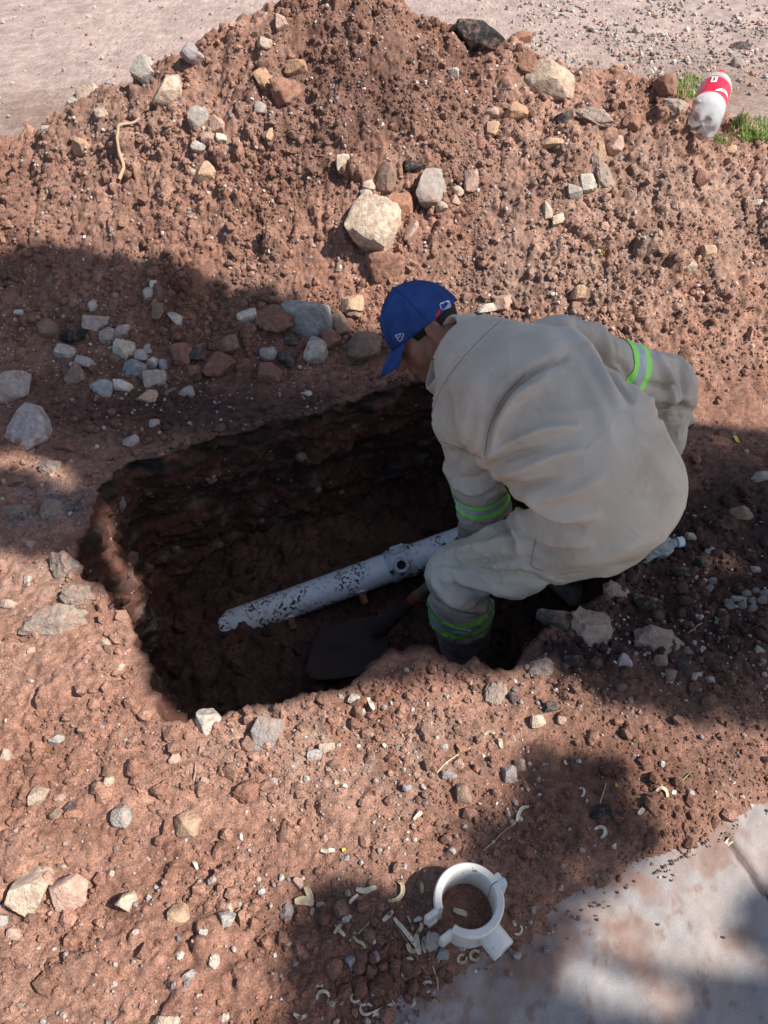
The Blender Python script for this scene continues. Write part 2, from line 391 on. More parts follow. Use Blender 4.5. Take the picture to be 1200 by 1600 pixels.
# ------------------------------------------------------------------ loose grains: tens of thousands, one mass per kind
def ico(sub):
    b = bmesh.new(); bmesh.ops.create_icosphere(b, subdivisions=sub, radius=1)
    V = np.array([v.co for v in b.verts]); F = np.array([[v.index for v in f.verts] for f in b.faces]); b.free(); return V, F
def rock_shape(V, seed, cuts=7, rough=.12, squash=(1, 1, 1)):
    r = np.random.default_rng(seed); V = V.copy()
    V *= (1+rough*1.6*fbm3(V[:, 0]*1.3+seed, V[:, 1]*1.3, V[:, 2]*1.3, seed % 97, 3))[:, None]
    if cuts >= 6: V = V/np.abs(V).max(1)[:, None]**.55*.88
    for _ in range(cuts):
        n = r.normal(size=3); n /= np.linalg.norm(n); d = r.uniform(.50, .84)
        s = V@n-d; V -= np.where(s > 0, s*.93, 0)[:, None]*n
    V *= (1+rough*.35*fbm3(V[:, 0]*6, V[:, 1]*6+seed, V[:, 2]*6, 7, 2))[:, None]
    V -= (V.max(0)+V.min(0))/2; V /= np.abs(V).max(0)
    return V*np.array(squash)
def rotmats(n):
    q = rng.normal(size=(n, 4)); q /= np.linalg.norm(q, axis=1)[:, None]; w_, x, y, z = q.T
    return np.stack([1-2*(y*y+z*z), 2*(x*y-z*w_), 2*(x*z+y*w_), 2*(x*y+z*w_), 1-2*(x*x+z*z), 2*(y*z-x*w_), 2*(x*z-y*w_), 2*(y*z+x*w_), 1-2*(x*x+y*y)], -1).reshape(n, 3, 3)
def scatter(P, S, C, sub, nvar=8, seed=0):
    Vo, Fo, Co = [], [], []; off = 0; base, F = ico(sub); n = len(P); var = rng.integers(0, nvar, n); R = rotmats(n)
    sc = S[:, None]*rng.uniform(.6, 1.15, (n, 3))
    for k in range(nvar):
        m = var == k; T = rock_shape(base, seed*50+k, 5 if sub > 1 else 3, .15)
        V = np.einsum('nij,nkj->nki', R[m], T[None]*sc[m][:, None, :])+P[m][:, None, :]
        Vo.append(V.reshape(-1, 3)); cnt = m.sum()
        Fo.append((F[None]+(np.arange(cnt)*len(T))[:, None, None]).reshape(-1, 3)+off); off += cnt*len(T)
        Co.append(np.repeat(C[m], len(T), 0))
    return np.vstack(Vo), np.vstack(Fo), np.vstack(Co)
def samp(n, pad=130):
    u = rng.uniform(-pad, 1200+pad, n); v = rng.uniform(-60, 1600+pad, n); P = hit(u, v)
    ok = ~in_pit(P[:, 0], P[:, 1]) & (P[:, 1] < 9)
    return P[ok], u[ok], v[ok]
PALE = np.array([[.50, .42, .37], [.42, .33, .28], [.36, .30, .29], [.46, .34, .27], [.30, .26, .25], [.55, .50, .46], [.34, .19, .14]])
# soil crumbs
P, u, v = samp(185000); _, hp = heap_prof(P[:, 0], P[:, 1]); dep = pix(P)[2]
dens = .50+.5*sstep(.02, .15, hp); dens *= np.clip(.5+1.5*fbm(P[:, 0]/.14, P[:, 1]/.14, 301, 4), .04, 1); dens *= np.where((P[:, 1] > 3.2) & (hp < .02), .12, 1); dens *= np.where(slab_sd(P[:, 0], P[:, 1]) < -.004-.02*rng.uniform(size=len(P))**3, .002, 1)
k = rng.uniform(size=len(P)) < dens; P, hp, dep = P[k], hp[k], dep[k]
S = .0015*np.exp(rng.exponential(.46, len(P)))*(.75+.45*np.clip(dep/2.2, .3, 1.4)); S = np.clip(S, .0015, .016)
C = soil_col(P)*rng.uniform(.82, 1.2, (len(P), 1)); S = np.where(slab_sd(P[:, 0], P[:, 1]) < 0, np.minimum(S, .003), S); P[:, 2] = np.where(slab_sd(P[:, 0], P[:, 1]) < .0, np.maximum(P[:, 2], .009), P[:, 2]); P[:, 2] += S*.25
eu = np.r_[rng.uniform(200, 620, 420), rng.normal(1040, 110, 330), rng.uniform(0, 1200, 700), rng.uniform(-20, 330, 120)]; ev = np.r_[rng.uniform(440, 600, 420), rng.normal(900, 80, 330), rng.uniform(60, 520, 700), rng.uniform(470, 680, 120)]
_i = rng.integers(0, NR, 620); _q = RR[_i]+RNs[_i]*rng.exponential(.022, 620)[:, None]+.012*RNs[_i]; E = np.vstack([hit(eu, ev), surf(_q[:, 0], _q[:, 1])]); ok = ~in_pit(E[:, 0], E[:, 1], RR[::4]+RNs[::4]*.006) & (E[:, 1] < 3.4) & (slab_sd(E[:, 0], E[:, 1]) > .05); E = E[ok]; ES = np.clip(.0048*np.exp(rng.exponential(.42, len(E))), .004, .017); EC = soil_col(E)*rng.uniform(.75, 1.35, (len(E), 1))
E[:, 2] += ES*.3; P = np.vstack([P, E]); S = np.r_[S, ES]; C = np.vstack([C, EC])
V, F, C = scatter(P, S, C, 1, 8, 1)
tag(obj('soil_crumbs', mk_mesh('soil_crumbs', V, F, C, False), M_SOIL), 'loose crumbs of red brown soil strewn over heap and ground', 'soil crumbs', kind='stuff')
# pale grit and pebbles
P, u, v = samp(24000); _e = hit(rng.uniform(800, 1290, 5200), rng.uniform(-50, 150, 5200)); _e = _e[(_e[:, 1] > 3.3) & (_e[:, 1] < 9)]; ne = len(_e); P = np.vstack([P, _e]); u, v, _ = pix(P); _, hp = heap_prof(P[:, 0], P[:, 1]); dep = pix(P)[2]
dens = .20+.35*sstep(.02, .15, hp)+.9*np.clip(1.3*blob(u, v, 1050, 60, 260, 80)+.3*(v < 200)+blob(u, v, 250, 590, 230, 60)+blob(u, v, 930, 300, 160, 120)+.8*blob(u, v, 640, 1200, 160, 90)+.9*blob(u, v, 850, 1110, 130, 60)+.9*blob(u, v, 1080, 990, 130, 70)+blob(u, v, 330, 200, 90, 70)+blob(u, v, 850, 460, 120, 30)+blob(u, v, 600, 450, 60, 50), 0, 1)
dens *= np.clip(.6+1.1*fbm(P[:, 0]/.12, P[:, 1]/.12, 311, 3), .04, 1); dens *= np.where((P[:, 1] > 3.2) & (hp < .02) & (u < 800), .7, 1); dens *= np.where(slab_sd(P[:, 0], P[:, 1]) < -.03, .012, 1)
dens[-ne:] = np.clip(.25+1.0*blob(u[-ne:], v[-ne:], 1080, 70, 200, 60), 0, 1)*np.clip(.5+1.2*fbm(P[-ne:, 0]/.3, P[-ne:, 1]/.3, 313, 3), .05, 1); k = rng.uniform(size=len(P)) < dens; P, dep, u, v = P[k], dep[k], u[k], v[k]
S = np.clip(.0022*np.exp(rng.exponential(.5, len(P)))*(.6+.5*np.clip(dep/2.2, .3, 2))*np.where(P[:, 1] > 3.4, 1.5, 1), .0015, np.where(P[:, 1] > 3.4, .016, .0068))
C = PALE[rng.integers(0, len(PALE), len(P))]*rng.uniform(.7, 1.1, (len(P), 1)); P[:, 2] = np.where(slab_sd(P[:, 0], P[:, 1]) < .0, np.maximum(P[:, 2], .009), P[:, 2]); P[:, 2] += S*.3
V, F, C = scatter(P, S, C, 1, 8, 2)
tag(obj('gravel', mk_mesh('gravel', V, F, C, False), M_SOIL), 'pale pinkish grit and small pebbles strewn over the soil', 'gravel', kind='stuff')
# clods and grit on the pit floor and stuck in its wall
a = rng.uniform(x0, x1, 2600); b_ = rng.uniform(y0, y1, 2600); S = .004*np.exp(rng.exponential(.5, 2600)); S = np.clip(S, .003, .03)
P = np.c_[a, b_, floor_h(a, b_)+S*.3]; C = np.array([.10, .055, .042])*rng.uniform(.6, 1.5, (2600, 1))
sel = rng.integers(NR*20, NR*90, 1500); sel = sel[(sidet[sel] > 0) | (np.tile(RNs[:, 0], n)[sel] < 0)] if False else sel[:1500]
P2 = Vp[sel]; S2 = np.clip(.003*np.exp(rng.exponential(.55, len(sel))), .002, .022); C2 = np.where(rng.uniform(size=(len(sel), 1)) < .3, PALE[rng.integers(0, 7, len(sel))]*.6, np.array([[.12, .06, .045]]))
V, F, C = scatter(np.vstack([P, P2]), np.r_[S, S2], np.vstack([C, C2]), 1, 6, 3)
tag(obj('pit_rubble', mk_mesh('pit_rubble', V, F, C, False), M_SOIL), 'dark crumbs and grit on the floor and walls of the pit', 'rubble', kind='stuff')

# ------------------------------------------------------------------ concrete slab at the lower right
def slab():
    ux = axis(-.1, 1.15, .006, -3, 3); uy = axis(-.62, .13, .006, -3.2, .135)
    A, B = np.meshgrid(ux, uy); a, b = A.ravel(), B.ravel()
    x = SE0[0]+SED[0]*a+SEN[0]*b; y = SE0[1]+SED[1]*a+SEN[1]*b
    z = .004+.004*fbm(x/.15, y/.15, 401, 3)+.0018*fbm(x/.012, y/.012, 405, 3)
    c0, c1 = G(1140, 1322)[:2], G(1215, 1420)[:2]; cd = (c1-c0)/np.linalg.norm(c1-c0)
    t = (x-c0[0])*cd[0]+(y-c0[1])*cd[1]; dd_ = (x-c0[0])*-cd[1]+(y-c0[1])*cd[0]+.008*fbm(t/.03, t*0, 411, 3)
    z = z-.009*np.exp(-(dd_/.0055)**2)*(t > -.02)-.03*sstep(.10, .13, b)
    d, q = wor(x/.05, y/.05, 421); z = z-.003*np.exp(-(d/.12)**2)*(q < .18)+.0012*fbm(x/.035, y/.035, 407, 4)
    c = np.repeat(np.array([[.265, .240, .228]]), len(x), 0)
    c = mixc(c, [.31, .255, .225], np.clip(.4+1.2*fbm(x/.12, y/.12, 431, 4), 0, 1))
    c = mixc(c, [.22, .215, .225], np.clip(1.3*fbm(x/.07+4, y/.07, 441, 4), 0, .8))
    st = np.clip(2.6*fbm(x/.09+9, y/.07, 451, 5)-.35, 0, 1)+.9*np.clip(np.exp(-((b+.02)/.035)**2)*(.4+1.5*fbm(x/.03, y/.03, 455, 3)), 0, 1)
    c = mixc(c, [.20, .115, .085], np.clip(st, 0, 1)*.8)
    sp = sstep(.3, .5, fbm(x/.02, y/.02, 461, 5)); c = mixc(c, [.2, .12, .09], sp*.7)
    c = mixc(c, [.09, .06, .05], np.exp(-(dd_/.006)**2)*(t > -.02)*.8)
    g = np.arange(len(a)).reshape(len(uy), len(ux)); F = np.stack([g[:-1, :-1], g[:-1, 1:], g[1:, 1:], g[1:, :-1]], -1).reshape(-1, 4)
    m, nt, bs = newmat('concrete'); bs.inputs['Roughness'].default_value = .85
    tc = noise_bump(nt, bs, ((350, .35, .002), (60, .3, .004))); at = node(nt, 'ShaderNodeAttribute', attribute_name='Col')
    nt.links.new(mul_noise(nt, tc, mul_noise(nt, tc, at.outputs['Color'], 400, .88, 1.1), 25, .92, 1.08), bs.inputs['Base Color'])
    tag(obj('concrete_pavement', mk_mesh('concrete_pavement', np.c_[x, y, z], F, c), m), kind='structure')
slab()
# ------------------------------------------------------------------ stones one can tell apart: pixel place, size, tilt, colour, label
CK = dict(crust=(.29,.235,.205), cream=(.50,.40,.32), white=(.52,.48,.43), pink=(.46,.31,.26), tan=(.47,.32,.22), orange=(.42,.26,.17), grey=(.34,.30,.29), lilac=(.34,.31,.33),
          blue=(.27,.29,.31), dark=(.07,.065,.065), brown=(.24,.165,.13), red=(.22,.11,.085), soil=(.26,.132,.096), black=(.025,.025,.027), pale=(.38,.35,.33), rust=(.31,.16,.11))
STONES = r"""
H|141,148,44,34,0|cream|cream stone lying alone on the road at the left foot of the heap
H|228,116,42,44,40|pale|pale angular block touching the big cream one on the upper left rim
H|262,148,54,64,10|cream|large cream block on the upper left rim of the heap
H|303,91,36,38,20|lilac|lilac grey rock half sunk near the upper left crest
H|442,38,24,30,0|pink|pinkish grey stone just left of the heap's peak
H|413,72,28,20,-30|cream|cream stone left of and below the heap's peak
H|463,110,36,28,-10|orange|ochre stone below the peak with a flat top
H|414,128,26,42,25|orange|orange tan wedge standing under the ochre stone
H|312,190,32,44,5|pale|rough pale stone above the two little white ovals
H|340,199,24,30,0|pink|pinkish stone right beside the rough pale stone
H|346,224,20,18,0|white|white oval pebble, right one of the row of three
H|325,222,22,18,0|pink|pink pebble in the middle of the row of three
H|311,232,22,18,-35|white|white pebble at the left end of the row of three
H|321,273,36,34,45|tan|tan wedge stone with a bright right face on the left slope
H|298,268,22,14,-30|cream|thin cream chip just left of the tan wedge
H|155,178,26,20,-20|cream|small cream stone below the lone one at the road edge
H|424,213,12,24,-10|tan|narrow upright tan pebble on the left slope
H|537,260,24,30,0|cream|cream stone above the grey brown rock in mid heap
H|408,172,22,22,0|grey|small grey stone under the orange tan wedge
H|128,232,28,28,0|tan|dusty tan stone at the far left edge of the heap
H|583,356,84,86,-25|cream|biggest cream boulder in the middle of the heap
H|673,299,54,60,10|grey|dark grey knobbly rock right of the biggest boulder
H|628,328,44,52,10|rust|orange brown rock between the biggest boulder and the dark one
H|602,279,40,46,-20|brown|grey brown rock above the biggest boulder
H|576,291,22,20,0|cream|cream pebble above the biggest boulder, upper of a pair
H|572,306,20,14,0|white|white pebble above the biggest boulder, lower of a pair
H|642,368,22,36,-10|pink|pink wedge under the orange brown rock
H|648,262,38,24,0|black|blackish lump above the dark knobbly rock
H|736,286,24,38,0|pink|tall pinkish stone right of the dark knobbly rock
H|714,300,24,16,-35|cream|thin cream stone touching the dark knobbly rock's right side
H|711,314,18,16,0|pink|round pink pebble beside the dark knobbly rock
H|690,328,20,18,0|cream|small cream stone under the dark knobbly rock
H|752,62,98,42,-8|black|long charcoal slab lying on the crest right of the peak
H|814,67,32,28,-10|rust|red brown stone at the right end of the charcoal slab
H|855,132,84,56,-8|cream|large cream pink boulder on the right crest
H|803,180,42,26,10|orange|orange brown wedge below the right crest boulder
H|703,121,18,20,0|pale|small pale stone under the charcoal slab
H|768,207,24,24,0|tan|tan stone in the upper right half of the heap
H|817,108,40,34,0|rust|reddish stone on the crest between slab and cream boulder
H|752,230,20,20,0|rust|small reddish stone left of the orange wedge's foot
H|772,186,22,16,0|pink|pinkish pebble left of the orange wedge
H|938,274,26,62,18|brown|tall brownish slab leaning on the right slope
H|961,230,30,28,20|pink|pink stone right of the leaning slab's top
H|940,236,14,38,12|tan|narrow tan shard above the leaning slab
H|916,289,26,32,10|white|chalky white stone left of the leaning slab
H|897,304,24,28,0|pale|pale stone lower left of the chalky white one
H|855,328,16,32,10|cream|upright cream stone on the right slope
H|872,345,26,16,20|cream|flat cream stone beside the upright one's foot
H|881,186,32,28,0|dark|blackish rough stone below the right crest boulder
H|868,230,36,16,0|tan|flat tan stone in the right upper slope
H|927,190,60,26,-15|pink|long pinkish ledge stone on the right upper slope
H|786,474,34,30,0|pink|pink tan stone just behind the worker's back
H|1104,400,28,28,0|tan|tan stone on the right slope, upper of a pair
H|1075,419,32,24,-20|cream|cream stone on the right slope, lower of a pair
H|1093,284,28,26,-20|red|red brown stone on the upper right slope
H|1143,234,18,14,0|tan|tan pebble below the right grass patch
H|902,460,26,24,0|tan|tan stone behind the worker's right shoulder
H|762,484,36,14,10|white|chalky flat stone at the worker's nape
H|550,478,40,30,0|tan|dusty tan stone at the heap's foot above the large grey boulder
H|600,422,64,52,0|soil|big reddish clod under the biggest boulder
H|1180,324,20,16,0|pale|pale pebble at the right edge of the picture
H|1038,152,44,40,0|soil|reddish clod beside the left grass patch
H|1050,178,42,26,10|tan|gritty flat lump touching the clear bottle's left side
H|985,196,30,28,0|rust|reddish rough clod left of the bottle on the right slope
H|447,150,50,44,0|soil|reddish clod below the ochre stone
R|1152,103,22,18,0|grey|grey stone on the road above the bottle
R|1156,75,34,16,0|dark|dark flat stone on the road at the upper right
R|995,50,16,14,0|grey|grey stone on the road right of the peak
R|892,17,14,12,0|grey|small grey stone on the road near the top edge
R|1015,114,14,10,0|white|whitish pebble on the road behind the right crest
R|967,105,22,8,0|tan|flat tan pebble on the road behind the right crest
R|924,50,10,10,0|dark|tiny dark stone on the far road
R|80,209,18,12,0|pale|pale pebble on the road at the left foot of the heap
R|115,166,22,20,-30|grey|grey stone left of the lone cream one on the road
S|55,674,66,74,-30|lilac|large lilac grey triangular stone in the left shade
S|28,611,56,56,0|grey|rounded grey stone at the left picture edge in the shade
S|72,516,42,36,-25|brown|grey brown stone at the left of the shaded stones
S|37,491,30,12,0|white|thin white stone, farthest left on the shaded slope
S|150,507,42,32,-10|grey|brownish grey stone above the white block cluster
S|104,554,34,28,-15|pale|pale flat stone, left one of two joined flat ones
S|134,566,36,18,-15|pale|pale flat stone, right one of two joined flat ones
S|118,532,50,28,0|black|black lump above the two joined flat stones
S|170,528,24,30,-20|grey|grey pebble left of the lilac pebble
S|190,518,24,26,-10|lilac|lilac pebble above the white block
S|195,549,36,34,5|white|white angular block in the shaded cluster
S|213,584,40,38,0|blue|bluish stone with a pale band under the white block
S|238,568,20,24,0|white|white pebble between bluish stones
S|222,556,22,20,0|lilac|lilac pebble right of the white block
S|231,546,16,18,0|pale|small pale pebble upper right of the white block
S|256,572,18,20,0|blue|small bluish pebble in the shaded cluster
S|244,594,38,32,10|grey|grey pink stone right of the banded bluish one
S|192,607,34,22,-10|white|white rounded pebble under the banded bluish one
S|161,611,36,34,0|blue|blue grey stone left of the white rounded pebble
S|118,589,36,34,20|brown|brown stone under the joined flat stones
S|230,621,38,26,10|tan|tan wedge at the bottom of the shaded cluster
S|292,613,28,20,5|blue|pale blue grey pebble right of the shaded cluster
S|268,617,20,20,0|brown|brown pebble beside the tan wedge
S|284,559,32,38,10|red|dark red stone right of the shaded cluster
S|310,553,28,30,0|dark|dark speckled stone beside the dark red one
S|345,575,56,46,0|red|largest dark red stone in the shade
S|385,573,30,26,0|red|dark red stone touching the largest red one
S|303,586,32,28,0|red|dark red stone left of the largest red one
S|355,543,42,28,20|brown|brown stone above the largest red one
S|420,555,28,24,10|pale|pale egg shaped stone in the shade
S|421,589,44,42,0|red|angular red brown stone under the egg shaped one
S|448,564,28,28,0|dark|dark speckled stone right of the egg shaped one
S|472,562,26,30,0|red|small red brown stone left of the smooth oval
S|482,501,78,70,20|blue|largest blue grey boulder in the shade left of the worker
S|494,554,38,46,-30|pale|smooth pale oval stone under the blue grey boulder
S|570,545,54,54,-20|brown|brown stone touching the cap's brim side
S|533,507,30,38,20|brown|brown stone right of the blue grey boulder
S|516,533,38,34,0|red|red brown stone between the boulder and the cap
S|555,487,30,26,0|brown|brown stone above the brown one near the cap
S|278,503,34,18,-30|pale|slanted pale stone alone in the middle shade
S|388,497,36,22,20|white|whitish stone left of the blue grey boulder
S|428,502,70,50,0|soil|broad reddish clod left of the blue grey boulder
S|144,479,18,24,-10|pale|pale pebble above the brownish grey stone
S|232,461,18,24,0|pale|pale pebble at the shadow's upper edge, lower of a pair
S|241,447,16,14,0|white|white pebble at the shadow's upper edge, upper of a pair
S|116,475,14,14,0|brown|small brown pebble near the shadow's upper edge
S|242,664,16,14,0|pale|small round pebble alone on the flat shaded soil
S|205,692,28,22,20|grey|grey angular stone near the pit's far rim
S|105,698,42,28,0|red|reddish stone right of the large lilac one
S|482,617,12,12,30|white|small white chip near the pit's far rim
S|411,462,30,24,0|red|dark red stone at the shadow's upper edge
S|386,520,30,26,0|red|dark red stone under the whitish one
S|250,490,22,30,0|brown|upright brown stone beside the slanted pale one
S|12,592,16,12,0|white|whitish pebble over the stone at the left edge
S|80,732,34,26,0|cream|cream rough stone at the left end of the pit's rim
S|82,802,34,44,5|grey|grey upright block in the pale patch left of the pit
S|30,800,60,24,10|blue|bluish flat rock at the left picture edge beside the pit
S|182,560,18,16,0|brown|brown pebble left of the white block
S|330,480,20,16,0|red|small red stone in the middle shade
S|455,530,26,22,0|dark|dark stone just left under the blue grey boulder
S|175,648,18,14,0|red|small red pebble on the flat shaded soil
L|82,976,112,52,8|tan|long dusty slab chunk on the left ledge with a dark gap below
L|105,888,52,46,0|cream|cream chunk jutting over the pit's left rim
L|122,934,54,40,10|grey|grey crusty chunk under the jutting cream one
L|15,945,28,20,0|cream|cream stone at the left picture edge
L|45,908,14,14,0|white|white pebble left of the jutting chunk
L|48,850,16,14,0|pink|pink pebble above the left ledge
L|165,1008,20,18,0|cream|cream pebble right of the dusty slab chunk
L|49,1015,14,14,0|pink|pink pebble below the dusty slab chunk
L|185,1048,16,26,-20|cream|upright cream chip near the pit's left edge
F|326,1134,40,44,0|white|white block at the pit's near left corner
F|418,1145,50,56,0|grey|oval grey stone on the near rim right of the white block
F|91,1157,28,20,-10|pale|pale pebble alone on the left foreground
F|62,1247,28,34,-25|cream|cream wedge in the left foreground
F|96,1249,18,16,0|pink|pink pebble right of the cream wedge
F|109,1261,28,20,10|dark|dark pebble right of the cream wedge
F|116,1275,30,20,0|rust|rust red pebble under the dark one
F|89,1273,20,18,0|brown|brown pebble under the pink one
F|194,1275,34,36,-10|pale|speckled pale cube in the left foreground
F|172,1222,16,16,0|cream|small cream pebble above the speckled cube
F|212,1203,42,36,0|soil|reddish clod casting a long shadow left of the near rim
F|250,1234,32,28,0|soil|reddish clod right of the speckled cube
F|386,1238,42,34,0|soil|reddish clod below the oval grey stone
F|295,1288,40,44,40|tan|flat tan stone in the left foreground middle
F|48,1394,70,64,20|cream|large cream stone at the lower left, left of a pair
F|110,1397,60,54,25|pink|large pinkish stone at the lower left, right of a pair
F|201,1415,34,28,15|cream|cream stone right of the large pair
F|281,1434,38,34,0|tan|dusty tan clod in the lower foreground
F|335,1503,18,28,-10|white|white shard in the lower foreground
F|295,1525,20,16,0|pale|pale pebble left of the white shard
F|357,1417,20,18,0|cream|cream pebble on top of the small group
F|354,1439,30,22,10|pale|pale flat pebble in the small group
F|379,1441,18,42,5|rust|upright rust red shard in the small group
F|397,1446,18,24,0|soil|reddish clod at the right of the small group
F|448,1426,22,26,0|pale|pale stone at the edge of the lower shade
F|466,1378,22,20,-30|pink|pink pebble at the tip of the lower shade
F|502,1416,16,12,0|pink|small pink pebble inside the lower shade
F|24,1457,24,20,0|pink|pink pebble under the large cream stone
F|5,1440,18,24,0|pale|pale stone cut by the left edge at the lower left
F|511,1169,26,18,0|cream|cream oval on the near bank, right one of two
F|491,1178,24,18,0|pale|pale oval on the near bank, left one of two
F|272,1186,20,16,20|pink|pink pebble left of the oval grey stone
F|322,1221,14,14,0|pink|pink pebble in the middle foreground
F|427,1220,16,12,0|pale|small pale pebble below the reddish clod
F|553,1096,20,18,-20|white|white pebble on the near rim
F|534,1090,12,10,0|white|small white pebble on the near rim
F|8,1182,20,30,10|cream|cream stone cut by the left edge
F|508,1310,12,14,0|pink|pink pebble above the lower shade's tip
F|320,1459,14,12,0|white|small white pebble in the lower foreground
F|262,1594,46,16,0|cream|cream stones' top at the bottom edge
F|548,1504,18,18,15|lilac|lilac cube in the lower shade
F|588,1495,18,16,30|lilac|lilac rounded pebble right of the cube in the shade
F|540,1342,14,12,0|grey|grey pebble above the lower shade
F|840,1128,26,22,0|cream|cream stone on the near bank right of the pit
F|858,1106,26,20,10|dark|dark pebble on the near bank behind the cream one
F|878,1125,18,14,0|pink|pink pebble right of the cream one on the near bank
F|794,1209,26,28,-10|grey|grey stone, lower of two on the near bank
F|812,1195,20,22,0|pink|pinkish stone, upper of two on the near bank
F|701,1214,26,16,0|lilac|lilac pebble on the middle near bank
F|716,1193,18,16,0|pink|pinkish pebble above the lilac pebble
F|723,1243,26,34,0|brown|brown crusty stone on the middle near bank
F|636,1235,16,14,0|lilac|small lilac pebble on the near bank
F|694,1167,14,12,0|pale|small pale pebble on the near bank's middle
F|706,1333,12,12,30|white|small white square chip behind the pipe clamp
F|722,1170,20,18,0|rust|rust red pebble on the near bank
F|937,1271,38,24,0|black|black charcoal lump in the soft shade
F|832,1421,12,14,0|lilac|lilac pebble right of the pipe clamp
F|1041,1431,12,10,0|rust|orange pebble on the concrete
F|675,1473,24,34,-10|grey|flat grey chip under the pipe clamp's open lugs
F|692,1489,22,18,0|blue|dark blue pebble beside the flat grey chip
F|772,1087,32,46,-20|cream|cream chunk on the near rim below the boot
F|800,1090,18,20,0|dark|dark pebble right of the cream chunk below the boot
F|826,1045,16,14,0|pink|pink pebble at the foot of the shaded chunks
D|924,988,76,62,-20|pale|large pale crusty chunk under the worker, left of a pair
D|1030,1004,80,50,-10|pale|large pale crusty chunk under the worker, right of a pair
D|845,1044,42,30,-10|grey|grey crusty chunk at the pit's near right corner
D|975,1036,22,26,-30|lilac|grey lilac pointed pebble between the pale chunks
D|1156,805,36,24,0|brown|brown rounded stone in the right shade
D|1187,747,34,20,5|pale|pale slab at the right picture edge
D|1077,841,20,14,0|grey|grey pebble above the crushed clear bottle
D|1106,864,18,18,0|blue|bluish pebble right of the crushed bottle
D|1155,936,26,12,0|pale|flat pale pebble in the pebble patch
D|1123,975,18,14,0|pale|pale pebble at the end of the twig
D|1185,1018,18,14,-20|pale|pale pebble near the right edge in the lower shade
D|1110,1063,20,14,-10|pale|pale oval pebble in the lower shade
D|1085,1061,18,14,0|pale|pale round pebble left of the oval one
D|1067,1042,22,16,0|dark|blackish pebble above the round pale one
D|1047,1059,20,24,0|brown|brown gritty stone under the right pale chunk
D|1030,1035,22,18,0|brown|brown gritty stone touching the right pale chunk
D|1026,966,18,16,0|dark|dark pebble between the pale chunks' tops
D|1091,1077,10,10,0|pale|tiny pale pebble below the round one
D|960,925,40,30,0|brown|brown crusty lump under the worker's seat
D|1062,900,44,24,0|black|black crusty lump right of the crushed clear bottle
D|1012,944,54,26,-20|black|long black crust piece above the right pale chunk
D|1122,822,32,18,0|black|black lump beside the brown rounded stone
D|1094,882,34,20,10|black|small black lump above the bluish pebble's right
D|868,972,66,34,-10|dark|dark crusty block at the pit's right corner under the thigh
D|896,1036,34,22,0|black|black lump below the left pale chunk
D|1052,860,26,18,0|black|black lump touching the crushed bottle's cap
D|1180,890,16,12,0|grey|grey pebble by the lit streak at the right
"""
PEB = [(1137,943),(1158,949),(1175,941),(1175,951),(1137,952),(1189,941),(1181,925),(1145,936),(1106,923),(1112,910),(1128,961),(1165,930),(1193,930),(1137,1000),(1075,1016)]
GRP = dict(H='stones on the soil heap', R='stones on the dirt road', S='stones in the shade beyond the pit', L='stones on the ledge left of the pit', F='stones on the near bank', D='stones in the shade right of the pit')
ICO4 = ico(4); ICO3 = ico(3)
def view_rot(ang, k):
    a = math.radians(ang); r = CR*math.cos(a)+CU*math.sin(a); u = -CR*math.sin(a)+CU*math.cos(a)
    M = Matrix(((r[0], u[0], -CF[0]), (r[1], u[1], -CF[1]), (r[2], u[2], -CF[2])))
    return M
CRUST = {(82,976),(105,888),(122,934),(924,988),(1030,1004),(845,1044),(772,1087),(30,800),(82,802),(80,732),(960,925),(600,279),(1050,178),(927,190),(938,274)}
rows = [l.split('|') for l in STONES.strip().split('\n')]
num = [[float(t) for t in r[1].split(',')] for r in rows]
HP = hit([q[0] for q in num], [q[1] for q in num])
for k, (r, q, P) in enumerate(zip(rows, num, HP)):
    d = pix(P)[2]; w_, h_ = q[2]/FPX*d, q[3]/FPX*d; clod = r[2] == 'soil'; crust = (int(q[0]), int(q[1])) in CRUST; rg_ = clod or crust
    big = max(q[2], q[3]) > 24
    V0, F0 = ICO4 if big else ICO3
    V = rock_shape(V0, 1000+k, 5 if rg_ else (9 if max(w_, h_) < 1.7*min(w_, h_) else 6), .30 if rg_ else .15)
    if rg_: 
        dd1, _ = wor(V[:, 0]*2.6+k, V[:, 1]*2.6+V[:, 2]*1.7, 5); V *= (1+.13*(1-np.clip(dd1, 0, 1))+.16*fbm3(V[:, 0]*4+k, V[:, 1]*4, V[:, 2]*4, 9, 4))[:, None]
    V = V*np.array([w_/2, h_/2, min(w_, h_)*.5])*(.98 if not clod else .9)*np.array([1, 1, .75 if crust else 1])
    me = mk_mesh('stone', V, F0, None, clod)
    if crust: r[2] = 'crust'
    if not clod: 
        me.polygons.foreach_set('use_smooth', np.ones(len(F0), bool)); me.set_sharp_from_angle(angle=math.radians(28))
    o = obj('soil_clod' if clod else 'stone', me, M_STONE)
    o.location = Vector(P)-Vector(CF)*min(w_, h_)*.03+Vector((0, 0, min(w_, h_)*.04)); o.rotation_euler = view_rot(q[4], k).to_euler()
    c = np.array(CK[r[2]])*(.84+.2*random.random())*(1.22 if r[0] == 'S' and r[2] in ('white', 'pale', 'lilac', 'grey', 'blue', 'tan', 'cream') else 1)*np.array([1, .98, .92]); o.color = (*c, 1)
    tag(o, r[3], 'soil clod' if clod else 'stone', GRP[r[0]])
pv = [mk_mesh('pebble', rock_shape(ICO3[0], 2000+i, 4, .12), ICO3[1]) for i in range(4)]
for m_ in pv: m_.materials.append(M_STONE)
